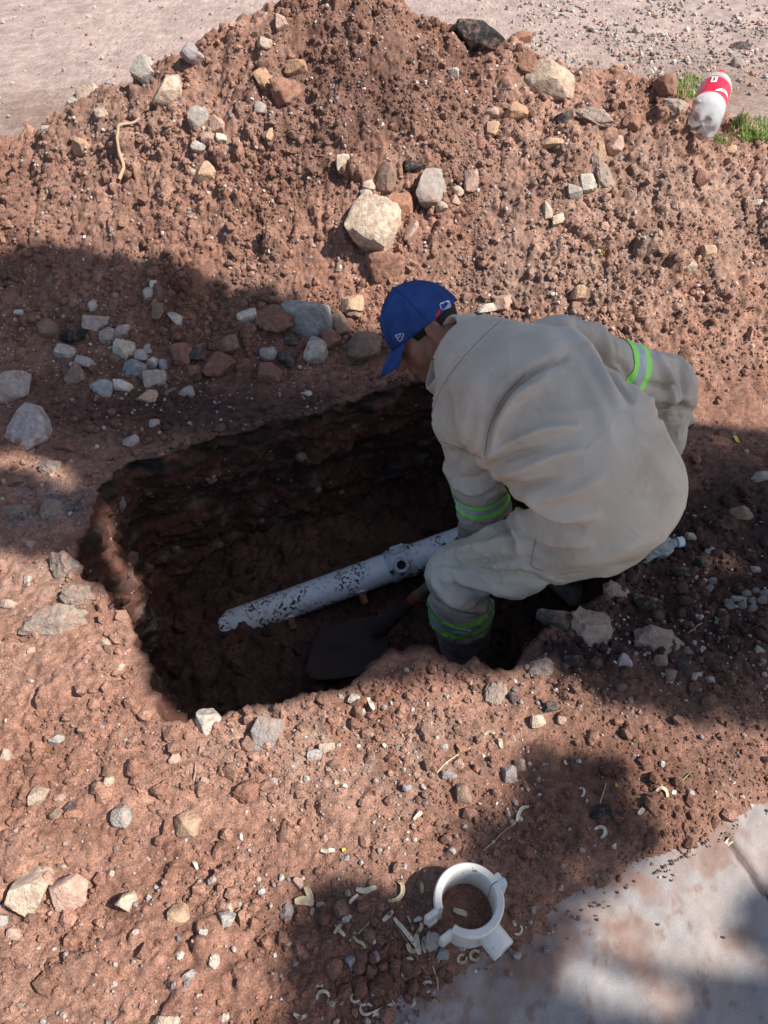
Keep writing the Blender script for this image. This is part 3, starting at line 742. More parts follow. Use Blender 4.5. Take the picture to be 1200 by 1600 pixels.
for i, P in enumerate(hit([p[0] for p in PEB], [p[1] for p in PEB])):
    o = bpy.data.objects.new('pebble', pv[i % 4]); COL.objects.link(o); d = pix(P)[2]
    o.scale = np.array([7+random.random()*2, 5.5+random.random()*2, 5])/FPX*d; o.location = Vector(P)+Vector((0, 0, .004)); o.rotation_euler = view_rot(random.uniform(-40, 40), i).to_euler()
    o.color = (.34, .33, .33, 1); tag(o, 'rounded grey pebble in the patch of pebbles right of the pit', 'pebble', 'pebbles in the patch right of the pit')
#@@O1
# ------------------------------------------------------------------ shape helpers
def frame_along(P):
    P = [Vector(p) for p in P]; T = []
    for i in range(len(P)):
        a = P[max(i-1, 0)]; b = P[min(i+1, len(P)-1)]; T.append((b-a).normalized())
    n = T[0].orthogonal().normalized(); out = []
    for t in T:
        n = (n-t*n.dot(t)).normalized(); out.append((n, t.cross(n)))
    return P, out
def tube_vf(P, R, seg=12, caps=True, flat=1.0, nrm=None):
    P, fr = frame_along(P); V = []; F = []
    if not hasattr(R, '__len__'): R = [R]*len(P)
    for i, (p, (n, b)) in enumerate(zip(P, fr)):
        if nrm is not None:
            t = (P[min(i+1, len(P)-1)]-P[max(i-1, 0)]).normalized(); n = Vector(nrm); n = (n-t*n.dot(t)).normalized(); b = t.cross(n)
        for j in range(seg):
            a = 2*math.pi*j/seg; V.append(p+(n*math.cos(a)*flat+b*math.sin(a))*R[i])
    for i in range(len(P)-1):
        for j in range(seg):
            k = (j+1) % seg; F.append((i*seg+j, i*seg+k, (i+1)*seg+k, (i+1)*seg+j))
    if caps: F.append(tuple(range(seg))[::-1]); F.append(tuple(range((len(P)-1)*seg, len(P)*seg)))
    return V, F
def pyobj(name, V, F, mat, parent=None, smooth=True, sharp=40):
    me = bpy.data.meshes.new(name); me.from_pydata([tuple(v) for v in V], [], F); me.update()
    if smooth:
        for p in me.polygons: p.use_smooth = True
        if sharp: me.set_sharp_from_angle(angle=math.radians(sharp))
    return obj(name, me, mat, parent)
def tube(name, P, R, mat, parent=None, seg=12, **kw):
    V, F = tube_vf(P, R, seg, **kw); return pyobj(name, V, F, mat, parent)
def lathe(name, prof, mat, parent, M, seg=48, mod=None, closed=False):   # prof: (r, z) pairs about local z, M places it
    V = []; F = []; n = len(prof)
    for i, (r, z) in enumerate(prof):
        for j in range(seg):
            a = 2*math.pi*j/seg; p = (r*math.cos(a), r*math.sin(a), z)
            if mod: p = mod(i, a, p)
            V.append(M @ Vector(p))
    for i in range(n if closed else n-1):
        for j in range(seg):
            k = (j+1) % seg; a, b = i*seg, ((i+1) % n)*seg; F.append((a+j, a+k, b+k, b+j))
    return pyobj(name, V, F, mat, parent)
def basis(o, x, y, z):
    x, y, z = Vector(x).normalized(), Vector(y).normalized(), Vector(z).normalized()
    M = Matrix(((x[0], y[0], z[0], o[0]), (x[1], y[1], z[1], o[1]), (x[2], y[2], z[2], o[2]), (0, 0, 0, 1))); return M
def axis_basis(o, z, up=(0, 0, 1)):
    z = Vector(z).normalized(); x = Vector(up).cross(z).normalized(); return basis(o, x, z.cross(x), z)
def boxm(b, M, sx, sy, sz, bev=0):
    r = bmesh.ops.create_cube(b, size=1, matrix=M @ Matrix.Diagonal((sx, sy, sz, 1)))
    if bev:
        es = list({e for v in r['verts'] for e in v.link_edges}); bmesh.ops.bevel(b, geom=es, offset=bev, segments=2, affect='EDGES')

# ------------------------------------------------------------------ buried pipe
M_PVC = spotted('pipe_plastic', (.86, .90, .91), (.06, .038, .028), 90, .53, .56, .4)
M_PVC2 = spotted('pipe_fitting', (.68, .72, .72), (.10, .06, .045), 30, .54, .62, .4)
M_RUST = plain('rusty_metal', (.22, .095, .06), .8, .3, ((150, .5, .002),), (60, .7, 1.2))
PA, PB = Vector(W(345, 982, 2.60)), Vector(W(718, 847, 2.60))
pdv = (PB-PA).normalized(); PB2 = PA+pdv*1.02; R_P = .046
nt_ = M_PVC.node_tree; _mix = [n_ for n_ in nt_.nodes if n_.type == 'MIX'][0]; _src = _mix.inputs['Factor'].links[0].from_socket; _tc = [n_ for n_ in nt_.nodes if n_.type == 'TEX_COORD'][0]
_n = node(nt_, 'ShaderNodeTexNoise', Scale=13.0, Detail=3.0); nt_.links.new(_tc.outputs['Object'], _n.inputs['Vector'])
_r = node(nt_, 'ShaderNodeMapRange'); _r.inputs['From Min'].default_value = .44; _r.inputs['From Max'].default_value = .56; nt_.links.new(_n.outputs[0], _r.inputs[0])
_m = node(nt_, 'ShaderNodeMath', operation='MULTIPLY'); nt_.links.new(_src, _m.inputs[0]); nt_.links.new(_r.outputs[0], _m.inputs[1])
_n2 = node(nt_, 'ShaderNodeTexNoise', Scale=24.0, Detail=6.0, Roughness=.7); nt_.links.new(_tc.outputs['Object'], _n2.inputs['Vector'])
_r2 = node(nt_, 'ShaderNodeMapRange'); _r2.inputs['From Min'].default_value = .60; _r2.inputs['From Max'].default_value = .66; nt_.links.new(_n2.outputs[0], _r2.inputs[0])
_m2 = node(nt_, 'ShaderNodeMath', operation='MAXIMUM'); nt_.links.new(_m.outputs[0], _m2.inputs[0]); nt_.links.new(_r2.outputs[0], _m2.inputs[1]); nt_.links.new(_m2.outputs[0], _mix.inputs['Factor'])
pipe = empty('water_pipe', PA); bpy.context.view_layer.update()
def child(o, root):                                          # parent without moving
    o.parent = root; o.matrix_parent_inverse = Matrix.Translation(-root.location); return o
tag(pipe, 'mud spattered pale blue plastic water pipe lying across the pit floor', 'water pipe')
pipe_len = (PB2-PA).length; ns = 60; V = []; F = []; sg = 48
up_ = Vector((0, 0, 1)); e1 = (up_-pdv*up_.dot(pdv)).normalized(); e2 = pdv.cross(e1)
for i in range(ns+1):
    for j in range(sg):
        a = 2*math.pi*j/sg; st = -.028*math.cos(a-2.6)-.012*math.sin(3*a+1) if i == 0 else 0     # ragged sawn end
        V.append(PA+pdv*(pipe_len*i/ns+st)+(e1*math.cos(a)+e2*math.sin(a))*R_P)
for i in range(ns):
    for j in range(sg): k = (j+1) % sg; F.append((i*sg+j, (i+1)*sg+j, (i+1)*sg+k, i*sg+k))
po = child(pyobj('pipe', V, F, M_PVC), pipe); sm = po.modifiers.new('wall', 'SOLIDIFY'); sm.thickness = .005; sm.offset = -1
tcol = (Vector(W(628, 885, 2.56))-PA).dot(pdv)
Mc = axis_basis(PA+pdv*tcol, pdv)
co = child(lathe('coupling', [(R_P+.001, -.045), (R_P+.008, -.045), (R_P+.012, -.030), (R_P+.008, -.026), (R_P+.008, .026), (R_P+.012, .030), (R_P+.008, .045), (R_P+.001, .045)], M_PVC2, None, Mc), pipe)
tv = (Vector(CC)-Vector(PA+pdv*tcol)).normalized(); od = (tv*.75-up_*.05+Vector((.1, 0, 0))); od = (od-pdv*od.dot(pdv)).normalized()
oa = PA+pdv*tcol; Mo = axis_basis(oa, od)
ou = child(lathe('outlet', [(.026, R_P-.004), (.025, R_P+.026), (.024, R_P+.028), (.016, R_P+.028), (.015, R_P+.026), (.015, R_P-.004)], M_PVC2, None, Mo, 32), pipe)
ho = child(pyobj('hole', [Mo @ Vector((.0155*math.cos(a*math.pi/12), .0155*math.sin(a*math.pi/12), R_P+.016)) for a in range(24)], [tuple(range(24))], plain('hole_shade', (.02, .013, .01))), pipe)  # dark disc stands in for the shade inside the outlet
ear = axis_basis(oa+(e1*.9+Vector((0, .3, 0))).normalized()*(R_P+.010), pdv)
b = bmesh.new(); boxm(b, ear, .03, .022, .05, .003)
for s in (-1, 1): boxm(b, ear @ Matrix.Translation((0, .012, s*.015)), .014, .016, .012, .002)
eo = child(obj('clamp_lug', b, M_PVC2), pipe)
for (px, py) in ((566, 932), (452, 966)):
    q = Vector(W(px, py, 2.56)); t = (q-PA).dot(pdv); base = PA+pdv*t
    dn = (Vector(W(px+10, py+26, 2.56))-base); dn = (dn-pdv*dn.dot(pdv)*.6).normalized()
    st = child(tube('stub', [base+dn*(R_P-.01), base+dn*(R_P+.012), base+dn*(R_P+.045)], [.014, .0135, .0135], M_RUST, None, 16), pipe)
    st['label'] = 'rust brown stub sticking out under the pipe'
    rg = child(lathe('ring', [(.014, R_P-.004), (.022, R_P-.002), (.022, R_P+.006), (.015, R_P+.008)], M_PVC2, None, axis_basis(base, dn), 24), pipe)
tag(tube('black_cord', [PA+pdv*t+e1*(R_P+.003)*math.cos(a)+(-e2)*(R_P+.003)*math.sin(a)*s for t, a, s in [(.19, .2, -1), (.195, .8, -1), (.175, 1.3, -1), (.15, 1.9, -1), (.14, 2.6, -1)]], .0022, plain('cord_black', (.02, .02, .02)), None, 8),
    'thin black cord wrapped round the pale pipe', 'cord')

# ------------------------------------------------------------------ shovel lying in the pit
def shovel():
    root = empty('shovel', W(545, 1010, 2.45)); tag(root, 'muddy shovel with round blade lying on the pit floor', 'shovel')
    out = [(490, 1000), (500, 990), (520, 978), (550, 967), (580, 962), (598, 965), (605, 985), (607, 1010), (602, 1035), (588, 1048), (560, 1056), (530, 1061), (500, 1063), (484, 1060), (478, 1048), (482, 1025)]
    zf = lambda a, b: -.585+.035*math.sin((a-480)/130*math.pi)*-.6
    n = len(out); V = []; F = []; rings = 6; c = (550, 1010)
    for r in range(rings+1):
        t = 1-r/rings
        for (a, b) in out:
            aa, bb = c[0]+(a-c[0])*t, c[1]+(b-c[1])*t; V.append(G(aa, bb, -.575-.022*(1-t*t)+.004*math.sin(aa*.2)))
    for r in range(rings):
        for j in range(n): k = (j+1) % n; F.append((r*n+j, r*n+k, (r+1)*n+k, (r+1)*n+j))
    m = spotted('shovel_steel', (.030, .024, .023), (.050, .030, .023), 14, .34, .5, .85)
    bl_ = child(pyobj('blade', V, F, m, None, True, 0), root); md = bl_.modifiers.new('t', 'SOLIDIFY'); md.thickness = .003
    s0, s1 = Vector(G(596, 985, -.57)), Vector(W(648, 936, 2.33)); d = (s1-s0).normalized()
    child(tube('socket', [s0-d*.03, s0+d*.04, s1], [.024, .019, .0175], m, None, 16), root)
    child(tube('collar', [s1-d*.012, s1-d*.010, s1+d*.022, s1+d*.024], [.0175, .0205, .0205, .0175], plain('collar_red', (.28, .06, .04)), None, 16), root)
    child(tube('handle', [s1, s1+d*.45], [.0165, .0165], plain('handle_wood', (.20, .13, .08)), None, 16), root)
shovel()

# ------------------------------------------------------------------ big soft drink bottle on the heap's shoulder
def drink_bottle():
    _b = hit([1094], [226])[0]; a = Vector(W(1094, 204, pix(_b)[2]-.02)); c = a+Vector((.39, .88, .22)).normalized()*.345; ax = (c-a).normalized(); L = .345
    P = hit([1097], [222])[0]
    M = axis_basis(a, ax); R = .058
    root = empty('drink_bottle', a); tag(root, 'empty clear plastic drink bottle with red label and red cap', 'bottle')
    mp, nt, b = newmat('clear_plastic'); b.inputs['Base Color'].default_value = (.93, .95, .96, 1); b.inputs['Transmission Weight'].default_value = .72; b.inputs['Roughness'].default_value = .16; b.inputs['IOR'].default_value = 1.12
    noise_bump(nt, b, ((45, .5, .004),))
    def petal(i, aa, p):
        if i < 8:
            k = [1, 1, .9, .7, .4, .2, .08, 0][i]; f = .5+.5*math.cos(5*aa); s = 1-.16*k*(1-f)
            return (p[0]*s, p[1]*s, p[2]+.028*k*(1-f)*(1 if i < 5 else .3))
        w = 1+.035*math.sin(3*aa+p[2]*40)*max(0, 1-abs(p[2]-.09)/.09); return (p[0]*w, p[1]*w, p[2])
    prof = [(.004, .026), (.014, .020), (.026, .006), (.036, .000), (.048, .008), (.055, .024), (R, .040), (R, .060), (R-.002, .075), (R, .080), (R, .13), (R-.003, .138), (R-.003, .235), (R, .240), (R-.004, .262), (R-.014, .285), (R-.032, .310), (.015, .325), (.014, .338)]
    child(lathe('bottle_body', prof, mp, None, M, 60, petal), root)
    mr = plain('label_red', (.62, .012, .035), .35, .5, ((80, .1, .001),), (20, .95, 1.05)); mw = plain('label_white', (.8, .8, .8), .4); mk = plain('label_ink', (.03, .03, .03)); mpk = plain('label_pink', (.75, .35, .40))
    lb = child(lathe('label', [(R-.0015, .142), (R-.0015, .16), (R-.0015, .2), (R-.0015, .232)], mr, None, M, 64), root)
    view = M.inverted() @ Vector(CC); va = math.atan2(view.y, view.x)
    def patch(name, pts, mat, r, par):                        # pts (angle from the side facing up to the path, height)
        V = [M @ Vector((r*math.cos(va+t), r*math.sin(va+t), h)) for t, h in pts]; return child(pyobj(name, V, [tuple(range(len(pts)))] if len(pts) < 8 else [(i, i+1, len(pts)-2-i, len(pts)-1-i) for i in range(len(pts)//2-1)], mat, None, True, 0), root)
    sg_ = 1 if (M @ Vector((R*math.cos(va+.3), R*math.sin(va+.3), .2))-M @ Vector((R*math.cos(va), R*math.sin(va), .2))).x > 0 else -1
    def A(t): return sg_*t
    n = 16; lo_ = [(A(.05+1.1*i/(n-1)), .146+.020*math.sin(i/(n-1)*2.0)-.002) for i in range(n)]; up2 = [(t, h+.016*math.sin(math.pi*min(1, .12+k/(n-1)*.9))) for k, (t, h) in enumerate(lo_)]
    patch('ribbon', lo_+up2[::-1], mw, R+.0004, lb)
    patch('panel', [(A(-.42), .196), (A(-.08), .196), (A(-.08), .228), (A(-.42), .228)], mw, R+.0003, lb)
    patch('panel_mark', [(A(-.29), .202), (A(-.21), .202), (A(-.21), .222), (A(-.29), .222)], mk, R+.0009, lb)
    patch('panel_mark', [(A(-.34), .217), (A(-.29), .217), (A(-.29), .222), (A(-.34), .222)], mk, R+.0009, lb)
    for i in range(5): patch('lettering', [(A(-1.0+.02*i), .168+.012*i), (A(-.68), .168+.012*i), (A(-.68), .173+.012*i), (A(-1.0+.02*i), .173+.012*i)], mpk, R+.0003, lb)
    child(lathe('cap', [(.0005, .352), (.0125, .352), (.015, .349), (.0152, .332), (.0165, .331), (.0165, .326), (.0145, .326)], plain('cap_red', (.60, .02, .03), .4), None, M, 32, lambda i, aa, p: (p[0]*(1+.02*math.sin(24*aa)*(1 < i < 5)), p[1]*(1+.02*math.sin(24*aa)*(1 < i < 5)), p[2])), root)
drink_bottle()

# crushed clear bottle behind the worker
def crushed():
    q = hit([1022], [868])[0]; a = Vector(hit([985], [872])[0])+Vector((0, 0, .02)); c = Vector(hit([1062], [858])[0])+Vector((0, 0, .03)); ax = (c-a).normalized(); L = (c-a).length
    root = empty('crushed_bottle', a); tag(root, 'crushed clear plastic bottle lying on black soil behind the worker', 'bottle')
    mp, nt, b = newmat('thin_clear_plastic'); b.inputs['Base Color'].default_value = (.85, .9, .94, 1); b.inputs['Transmission Weight'].default_value = .78; b.inputs['Roughness'].default_value = .12; b.inputs['IOR'].default_value = 1.2
    noise_bump(nt, b, ((60, .9, .006),)); M = axis_basis(a, ax)
    prof = [(.001, 0), (.028, .002), (.033, L*.15), (.03, L*.3), (.034, L*.45), (.030, L*.58), (.020, L*.70), (.011, L*.78), (.0105, L*.86), (.013, L*.87), (.013, L*.99), (.001, L)]
    def cr(i, aa, p):
        k = 1 if i < 7 else 0; s = 1+k*.28*math.sin(3*aa+i*1.9)+k*.1*math.sin(7*aa+i); return (p[0]*s, p[1]*s*(.62 if k else 1), p[2])
    child(lathe('bottle_body', prof[:9], mp, None, M, 36, cr), root)
    child(lathe('cap', prof[9:], plain('cap_pale', (.45, .55, .6)), None, M, 24), root)
crushed()

# ------------------------------------------------------------------ white pipe clamp (saddle) in the foreground
def clamp():
    m = spotted('clamp_plastic', (.64, .62, .57), (.30, .22, .16), 60, .62, .70, .38, ((90, .12, .002),))
    c = Vector(hit([727], [1425])[0]); c.z = base_h(np.array([c.x]), np.array([c.y]))[0]-.004
    root = empty('pipe_clamp', c); tag(root, 'open white plastic pipe clamp ring standing on the soil', 'pipe clamp')
    ri, ro, H = .0460, .0595, .082; dirn = lambda px, py: math.atan2(-(py-1408), (px-728))
    ga, gb = math.radians(196), math.radians(236)            # open gap towards lower left
    def arc(name, a0, a1):
        n = 44; V = []; F = []; prof = [(ri, 0), (ri, H-.003), (ri+.002, H), (ro-.002, H), (ro+.0005, H-.003), (ro+.0005, H-.012), (ro-.003, H-.014), (ro-.003, .004), (ro-.003, 0)]
        for i in range(n+1):
            a = a0+(a1-a0)*i/n
            for r, z in prof: V.append(c+Vector((r*math.cos(a), r*math.sin(a), z)))
        k = len(prof)
        for i in range(n):
            for j in range(k): l = (j+1) % k; F.append((i*k+j, (i+1)*k+j, (i+1)*k+l, i*k+l))
        F.append(tuple(range(k))); F.append(tuple(range(n*k, (n+1)*k))[::-1])
        return child(pyobj(name, V, F, m, None, True, 35), root)
    arc('half_ring', gb, math.radians(388)); arc('half_ring', math.radians(390), math.radians(360+196))
    def slab_at(name, ang, off, sx, sy, sz, z, tilt=0, hole=False):
        a = math.radians(ang); p = c+Vector((math.cos(a)*off, math.sin(a)*off, z)); M = Matrix.Translation(p) @ Matrix.Rotation(a+math.radians(tilt), 4, 'Z')
        b = bmesh.new(); boxm(b, M, sx, sy, sz, .0018)
        o = child(obj(name, b, m), root)
        return o
    slab_at('lug', 199, .068, .026, .009, .034, H-.020, 14); slab_at('lug', 233, .068, .026, .009, .034, H-.020, -18)
    slab_at('lug', 199, .063, .020, .006, .020, .014, 14); slab_at('lug', 233, .063, .020, .006, .020, .014, -18)
    slab_at('hinge_tab', 384.5, .064, .018, .014, .05, H-.027, 0); slab_at('hinge_tab', 394, .062, .016, .014, .05, H-.027, 0)
    a = math.radians(-52); d = Vector((math.cos(a), math.sin(a), 0)); o_ = c+Vector((0, 0, H*.56))
    M = axis_basis(o_, d)
    child(lathe('outlet', [(.0225, .050), (.0225, .088), (.0215, .090), (.0155, .090), (.0145, .088), (.0145, .052)], m, None, M, 40, lambda i, aa, p: (p[0]*1.0, p[1]*1.0, p[2])), root)
    V = [M @ Vector((.0145*math.cos(t*math.pi/12), .0145*math.sin(t*math.pi/12), .07)) for t in range(24)]
    child(pyobj('outlet_bore', V, [tuple(range(24))], plain('bore_dark', (.12, .10, .08))), root)
clamp()

# ------------------------------------------------------------------ dry husks, twigs, root, leaves
M_HUSK = plain('dry_husk', (.50, .40, .26), .8, .2, ((250, .4, .001),), (90, .72, 1.15)); M_HUSK2 = plain('bleached_husk', (.60, .53, .42), .8, .2, ((250, .4, .001),), (90, .75, 1.1))
M_TWIG = plain('twig', (.32, .23, .15), .9, .2, ((250, .5, .001),), (90, .7, 1.2)); M_YEL = plain('yellow_leaf', (.52, .40, .06), .7)
def ribbon(name, pts, w, mat, lift=.004, curl=.35, thick=.0008):          # a dried strip lying along these pixels
    pts = np.array(pts, float); t = np.linspace(0, 1, len(pts)); tt = np.linspace(0, 1, 5*len(pts))
    qx = np.interp(tt, t, pts[:, 0]); qy = np.interp(tt, t, pts[:, 1])
    kx = np.ones(5)/5; pad = lambda a: np.convolve(np.pad(a, 2, 'edge'), kx, 'valid'); qx, qy = pad(qx), pad(qy)
    x, y = [], []
    for a, b in zip(qx, qy): g = G(a, b, .02); x.append(g[0]); y.append(g[1])
    H0 = hit(qx, qy); z = H0[:, 2]; z = np.maximum(np.median(z), z)+lift; P = [Vector((H0[i, 0], H0[i, 1], z[i]+.003*math.sin(tt[i]*5+qx[0]))) for i in range(len(qx))]
    n = len(P); V = []; F = []
    for i in range(n):
        T = (P[min(i+1, n-1)]-P[max(i-1, 0)]).normalized(); S = T.cross(Vector((0, 0, 1))).normalized(); ww = w*(.25+.75*math.sin(math.pi*min(1, max(0, .06+.88*tt[i])))**.6)
        for j in (-1, -.5, 0, .5, 1): V.append(P[i]+S*ww*j*.5+Vector((0, 0, abs(j)*ww*curl)))
    for i in range(n-1):
        for j in range(4): F.append((i*5+j, i*5+j+1, (i+1)*5+j+1, (i+1)*5+j))
    o = pyobj(name, V, F, mat, None, True, 0); md = o.modifiers.new('t', 'SOLIDIFY'); md.thickness = thick; return o
def arcp(cx, cy, r, a0, a1, n=7, sy=.95): return [(cx+r*math.cos(math.radians(a0+(a1-a0)*i/(n-1))), cy-r*sy*math.sin(math.radians(a0+(a1-a0)*i/(n-1)))) for i in range(n)]
HUSKS = [
 ([(555,1390),(572,1394),(590,1388)], 8, 1, 'pale bone shaped husk above the heap of husks'), (arcp(612,1392,18,60,-110), 6, 0, 'long C shaped husk left of the clamp'),
 ([(546,1415),(552,1407),(560,1398)], 5, 1, 'small pale husk below the bone shaped one'), ([(658,1382),(659,1400)], 5, 0, 'short upright husk in the clamp\'s shadow'),
 ([(598,1443),(606,1434),(615,1425)], 6, 1, 'pale slanted husk at the top of the husk pile'), ([(614,1434),(628,1452),(643,1470),(652,1482)], 6, 1, 'longest pale stick shaped husk in the husk pile'),
 ([(643,1478),(650,1462),(660,1448),(655,1445)], 5, 0, 'bent husk crossing the husk pile'), ([(650,1460),(652,1480),(655,1495)], 8, 1, 'broad pale husk in the middle of the husk pile'),
 ([(636,1432),(643,1445),(645,1456)], 3, 0, 'thin husk at the back of the husk pile'), ([(645,1440),(655,1438),(660,1436)], 6, 1, 'flat pale husk beside the clamp\'s lug'),
 ([(663,1464),(660,1478),(664,1492)], 5, 0, 'curved husk touching the flat grey chip'), ([(636,1475),(640,1486),(650,1488)], 6, 0, 'small folded husk at the left of the husk pile'),
 (arcp(640,1506,8,20,330), 4, 1, 'small ring shaped husk under the husk pile'), (arcp(638,1522,9,100,260), 4, 1, 'small C shaped husk under the ring shaped one'),
 (arcp(662,1535,18,110,185), 4, 1, 'thin bow shaped husk below the husk pile'), (arcp(668,1543,9,40,310), 4, 1, 'ring shaped husk at the pavement\'s edge'),
 ([(672,1555),(678,1565),(677,1578)], 5, 0, 'curved husk at the pavement\'s edge'), (arcp(640,1567,8,100,-80), 4, 1, 'C shaped husk near the pavement\'s edge'),
 ([(675,1508),(683,1530),(684,1550)], 2, 0, 'thin straight husk stem at the pavement\'s edge'), (arcp(560,1541,8,10,350), 3, 1, 'ring shaped husk in the lower shade, left of two rings'),
 (arcp(556,1560,8,80,330), 3, 1, 'open ring husk below the left ring'), ([(555,1550),(558,1565),(565,1572)], 4, 0, 'curved husk beside the open ring'),
 (arcp(573,1578,10,30,320), 4, 1, 'ring shaped husk touching the thick pale stick'), ([(578,1588),(596,1580),(615,1570)], 8, 1, 'thick pale stick shaped husk near the bottom edge'),
 ([(551,1462),(558,1472),(567,1476),(572,1483)], 4, 0, 'forked husk in the lower shade'), ([(582,1476),(588,1472)], 5, 1, 'tiny pale husk right of the forked one'),
 (arcp(722,1499,7,60,380), 4, 0, 'left curl of the curly husks below the clamp'), (arcp(742,1494,8,30,330), 4, 0, 'right curl of the curly husks below the clamp'),
 ([(802,1438),(804,1450)], 5, 1, 'short pale husk right of the clamp\'s outlet'), (arcp(808,1454,7,60,-130), 3, 1, 'small curl right of the clamp\'s outlet'),
 ([(707,1422),(718,1429),(730,1434)], 8, 1, 'straw coloured husk lying inside the clamp ring'), ([(805,1290),(808,1278),(814,1266),(826,1264)], 5, 1, 'bent pale husk at the tip of the long twig'),
 (arcp(936,1302,9,150,-80), 5, 1, 'pale curl under the black lump'), ([(995,1278),(1003,1268)], 6, 1, 'pale leaf shaped husk right of the black lump'),
 (arcp(1032,1245,10,150,-20), 5, 0, 'tan curl near the far end of the soft shade'), ([(1012,1262),(1018,1268)], 4, 1, 'tiny husk left of the tan curl'),
 ([(780,1155),(784,1172)], 6, 0, 'tan husk, right of two on the near bank'), (arcp(765,1152,8,160,20), 5, 0, 'curved tan husk, left of two on the near bank'),
 ([(575,1093),(580,1106),(585,1117)], 6, 1, 'straw coloured stick husk on the near rim'), ([(645,1283),(654,1276),(660,1270)], 6, 1, 'pale husk above the lower shade'),
 ([(500,1330),(512,1334),(525,1330)], 6, 1, 'pale husk at the tip of the lower shade'), ([(477,1385),(484,1400),(488,1415)], 9, 0, 'tan broad husk at the edge of the lower shade'),
 ([(460,1412),(475,1410),(492,1416)], 12, 0, 'flat tan leaf husk at the edge of the lower shade'), ([(525,1445),(530,1455),(540,1465)], 5, 1, 'pale husk left of the husk pile'),
 ([(522,1462),(530,1450),(534,1446)], 5, 0, 'tan husk crossing the pale one'), ([(458,1585),(470,1592),(480,1586)], 5, 1, 'pale husk at the bottom edge, leftmost'),
 (arcp(505,1560,10,0,200), 4, 1, 'pale curl in the bottom shade'), ([(490,1548),(500,1540),(512,1544)], 4, 1, 'thin pale husk above the curl in the bottom shade'),
 ([(300,1345),(307,1352),(309,1360)], 5, 1, 'pale pod in the lit left foreground'), ([(532,1232),(545,1234)], 5, 1, 'pale husk on the lit near bank'),
 ([(1128,1326),(1138,1316),(1148,1308)], 8, 1, 'straw coloured stick husk on the concrete by the crack'), (arcp(1032,1487,8,60,-140), 3, 0, 'tiny tan curl on the lit concrete'),
 ([(765,1568),(778,1566),(790,1572),(784,1586)], 7, 2, 'red brown curled leaf on the shaded concrete'), ([(705,1583),(712,1577)], 6, 0, 'small tan husk on the shaded concrete'),
 (arcp(742,1590,8,80,-80), 4, 0, 'tan curl on the shaded concrete at the bottom edge'), ([(598,1165),(606,1170)], 5, 1, 'small pale husk on the near bank'),
 ([(665,1198),(676,1205)], 3, 0, 'thin tan husk on the near bank'), ([(880,1190),(886,1196)], 4, 1, 'tiny pale husk in the right soft shade'), (arcp(905,1240,7,100,-70), 3, 1, 'thin pale curl above the black lump')]
M_RB = plain('red_brown_leaf', (.30, .09, .06), .8)
for pts, w_, mi, lab in HUSKS:
    d = 1.3
    tag(ribbon('dry_husk', pts, w_/FPX*pix(G(pts[0][0], pts[0][1]))[2], (M_HUSK, M_HUSK2, M_RB)[mi]), lab, 'dry husk', 'dry husks strewn over the near bank')
def twig(name, pts, w_, lab, mat=None, cat='twig', lift=.003):
    P = hit([p[0] for p in pts], [p[1] for p in pts]); d = pix(P[0])[2]; P[:, 2] += lift
    t = np.linspace(0, 1, len(P)); tt = np.linspace(0, 1, len(P)*3); P = np.stack([np.interp(tt, t, P[:, i]) for i in range(3)], 1)
    o = tube(name, P, [w_/2/FPX*d*(1-.45*s) for s in tt], mat or M_TWIG, None, 8); tag(o, lab, cat); return o
twig('root', [(187,288),(194,268),(190,248),(192,232),(200,214),(212,204),(222,196)], 6, 'curved tan root sticking out of the heap\'s left slope', plain('root_bark', (.42, .27, .18), .9), 'root', .02)
twig('twig', [(754,1332),(770,1318),(785,1302),(806,1288)], 3, 'long pale twig in the soft shade above the clamp')
twig('twig', [(885,1478),(905,1486),(925,1490),(938,1488),(946,1474)], 3, 'V shaped twig on the shaded concrete')
twig('twig', [(303,1222),(306,1210),(306,1195)], 4, 'short straight twig in the left foreground')
twig('twig', [(682,1210),(695,1195),(715,1180),(735,1168)], 2.5, 'thin twig on the lit near bank', M_HUSK)
twig('twig', [(1075,990),(1090,982),(1110,972),(1122,968)], 2.5, 'thin dark twig beside the pebble patch')
twig('twig', [(937,1256),(942,1240),(946,1226)], 2, 'thin upright twig above the black lump', M_HUSK)
twig('twig', [(1055,1228),(1068,1218),(1078,1208)], 2.5, 'thin green tinged twig on the lit right bank', plain('green_stem', (.20, .22, .10)))
twig('twig', [(430,1262),(420,1250),(414,1240)], 2.5, 'thin pale twig left of the reddish clod', M_HUSK)
twig('twig', [(560,1460),(578,1442),(585,1425),(582,1412)], 1.6, 'thin hair like stem left of the husk pile', M_HUSK)
twig('twig', [(618,1445),(640,1478),(660,1512),(672,1530)], 2, 'long dark stem under the husk pile')
twig('twig', [(890,8),(905,12),(918,20)], 3, 'dark twig on the road near the top edge')
for pts, lab in (([(1144,684),(1150,688),(1154,694)], 'yellow leaf at the right edge of the shade'), ([(934,402),(940,398),(946,394)], 'small yellow leaf on the heap\'s right slope'),
                 ([(960,1232),(964,1228)], 'tiny yellow leaf on the right bank'), ([(536,1328),(541,1334)], 'small yellow leaf above the lower shade')):
    tag(ribbon('yellow_leaf', pts, 6/FPX*pix(hit([pts[0][0]], [pts[0][1]])[0])[2], M_YEL, .004, .2), lab, 'leaf')
lf = pyobj('yellow_leaf', [G(812, 1018, -.56), G(820, 1005, -.55), G(832, 998, -.56), G(826, 1010, -.565)], [(0, 1, 2, 3)], M_YEL); tag(lf, 'yellow leaf in the dark pit beside the boot', 'leaf'); md = lf.modifiers.new('t', 'SOLIDIFY'); md.thickness = .001

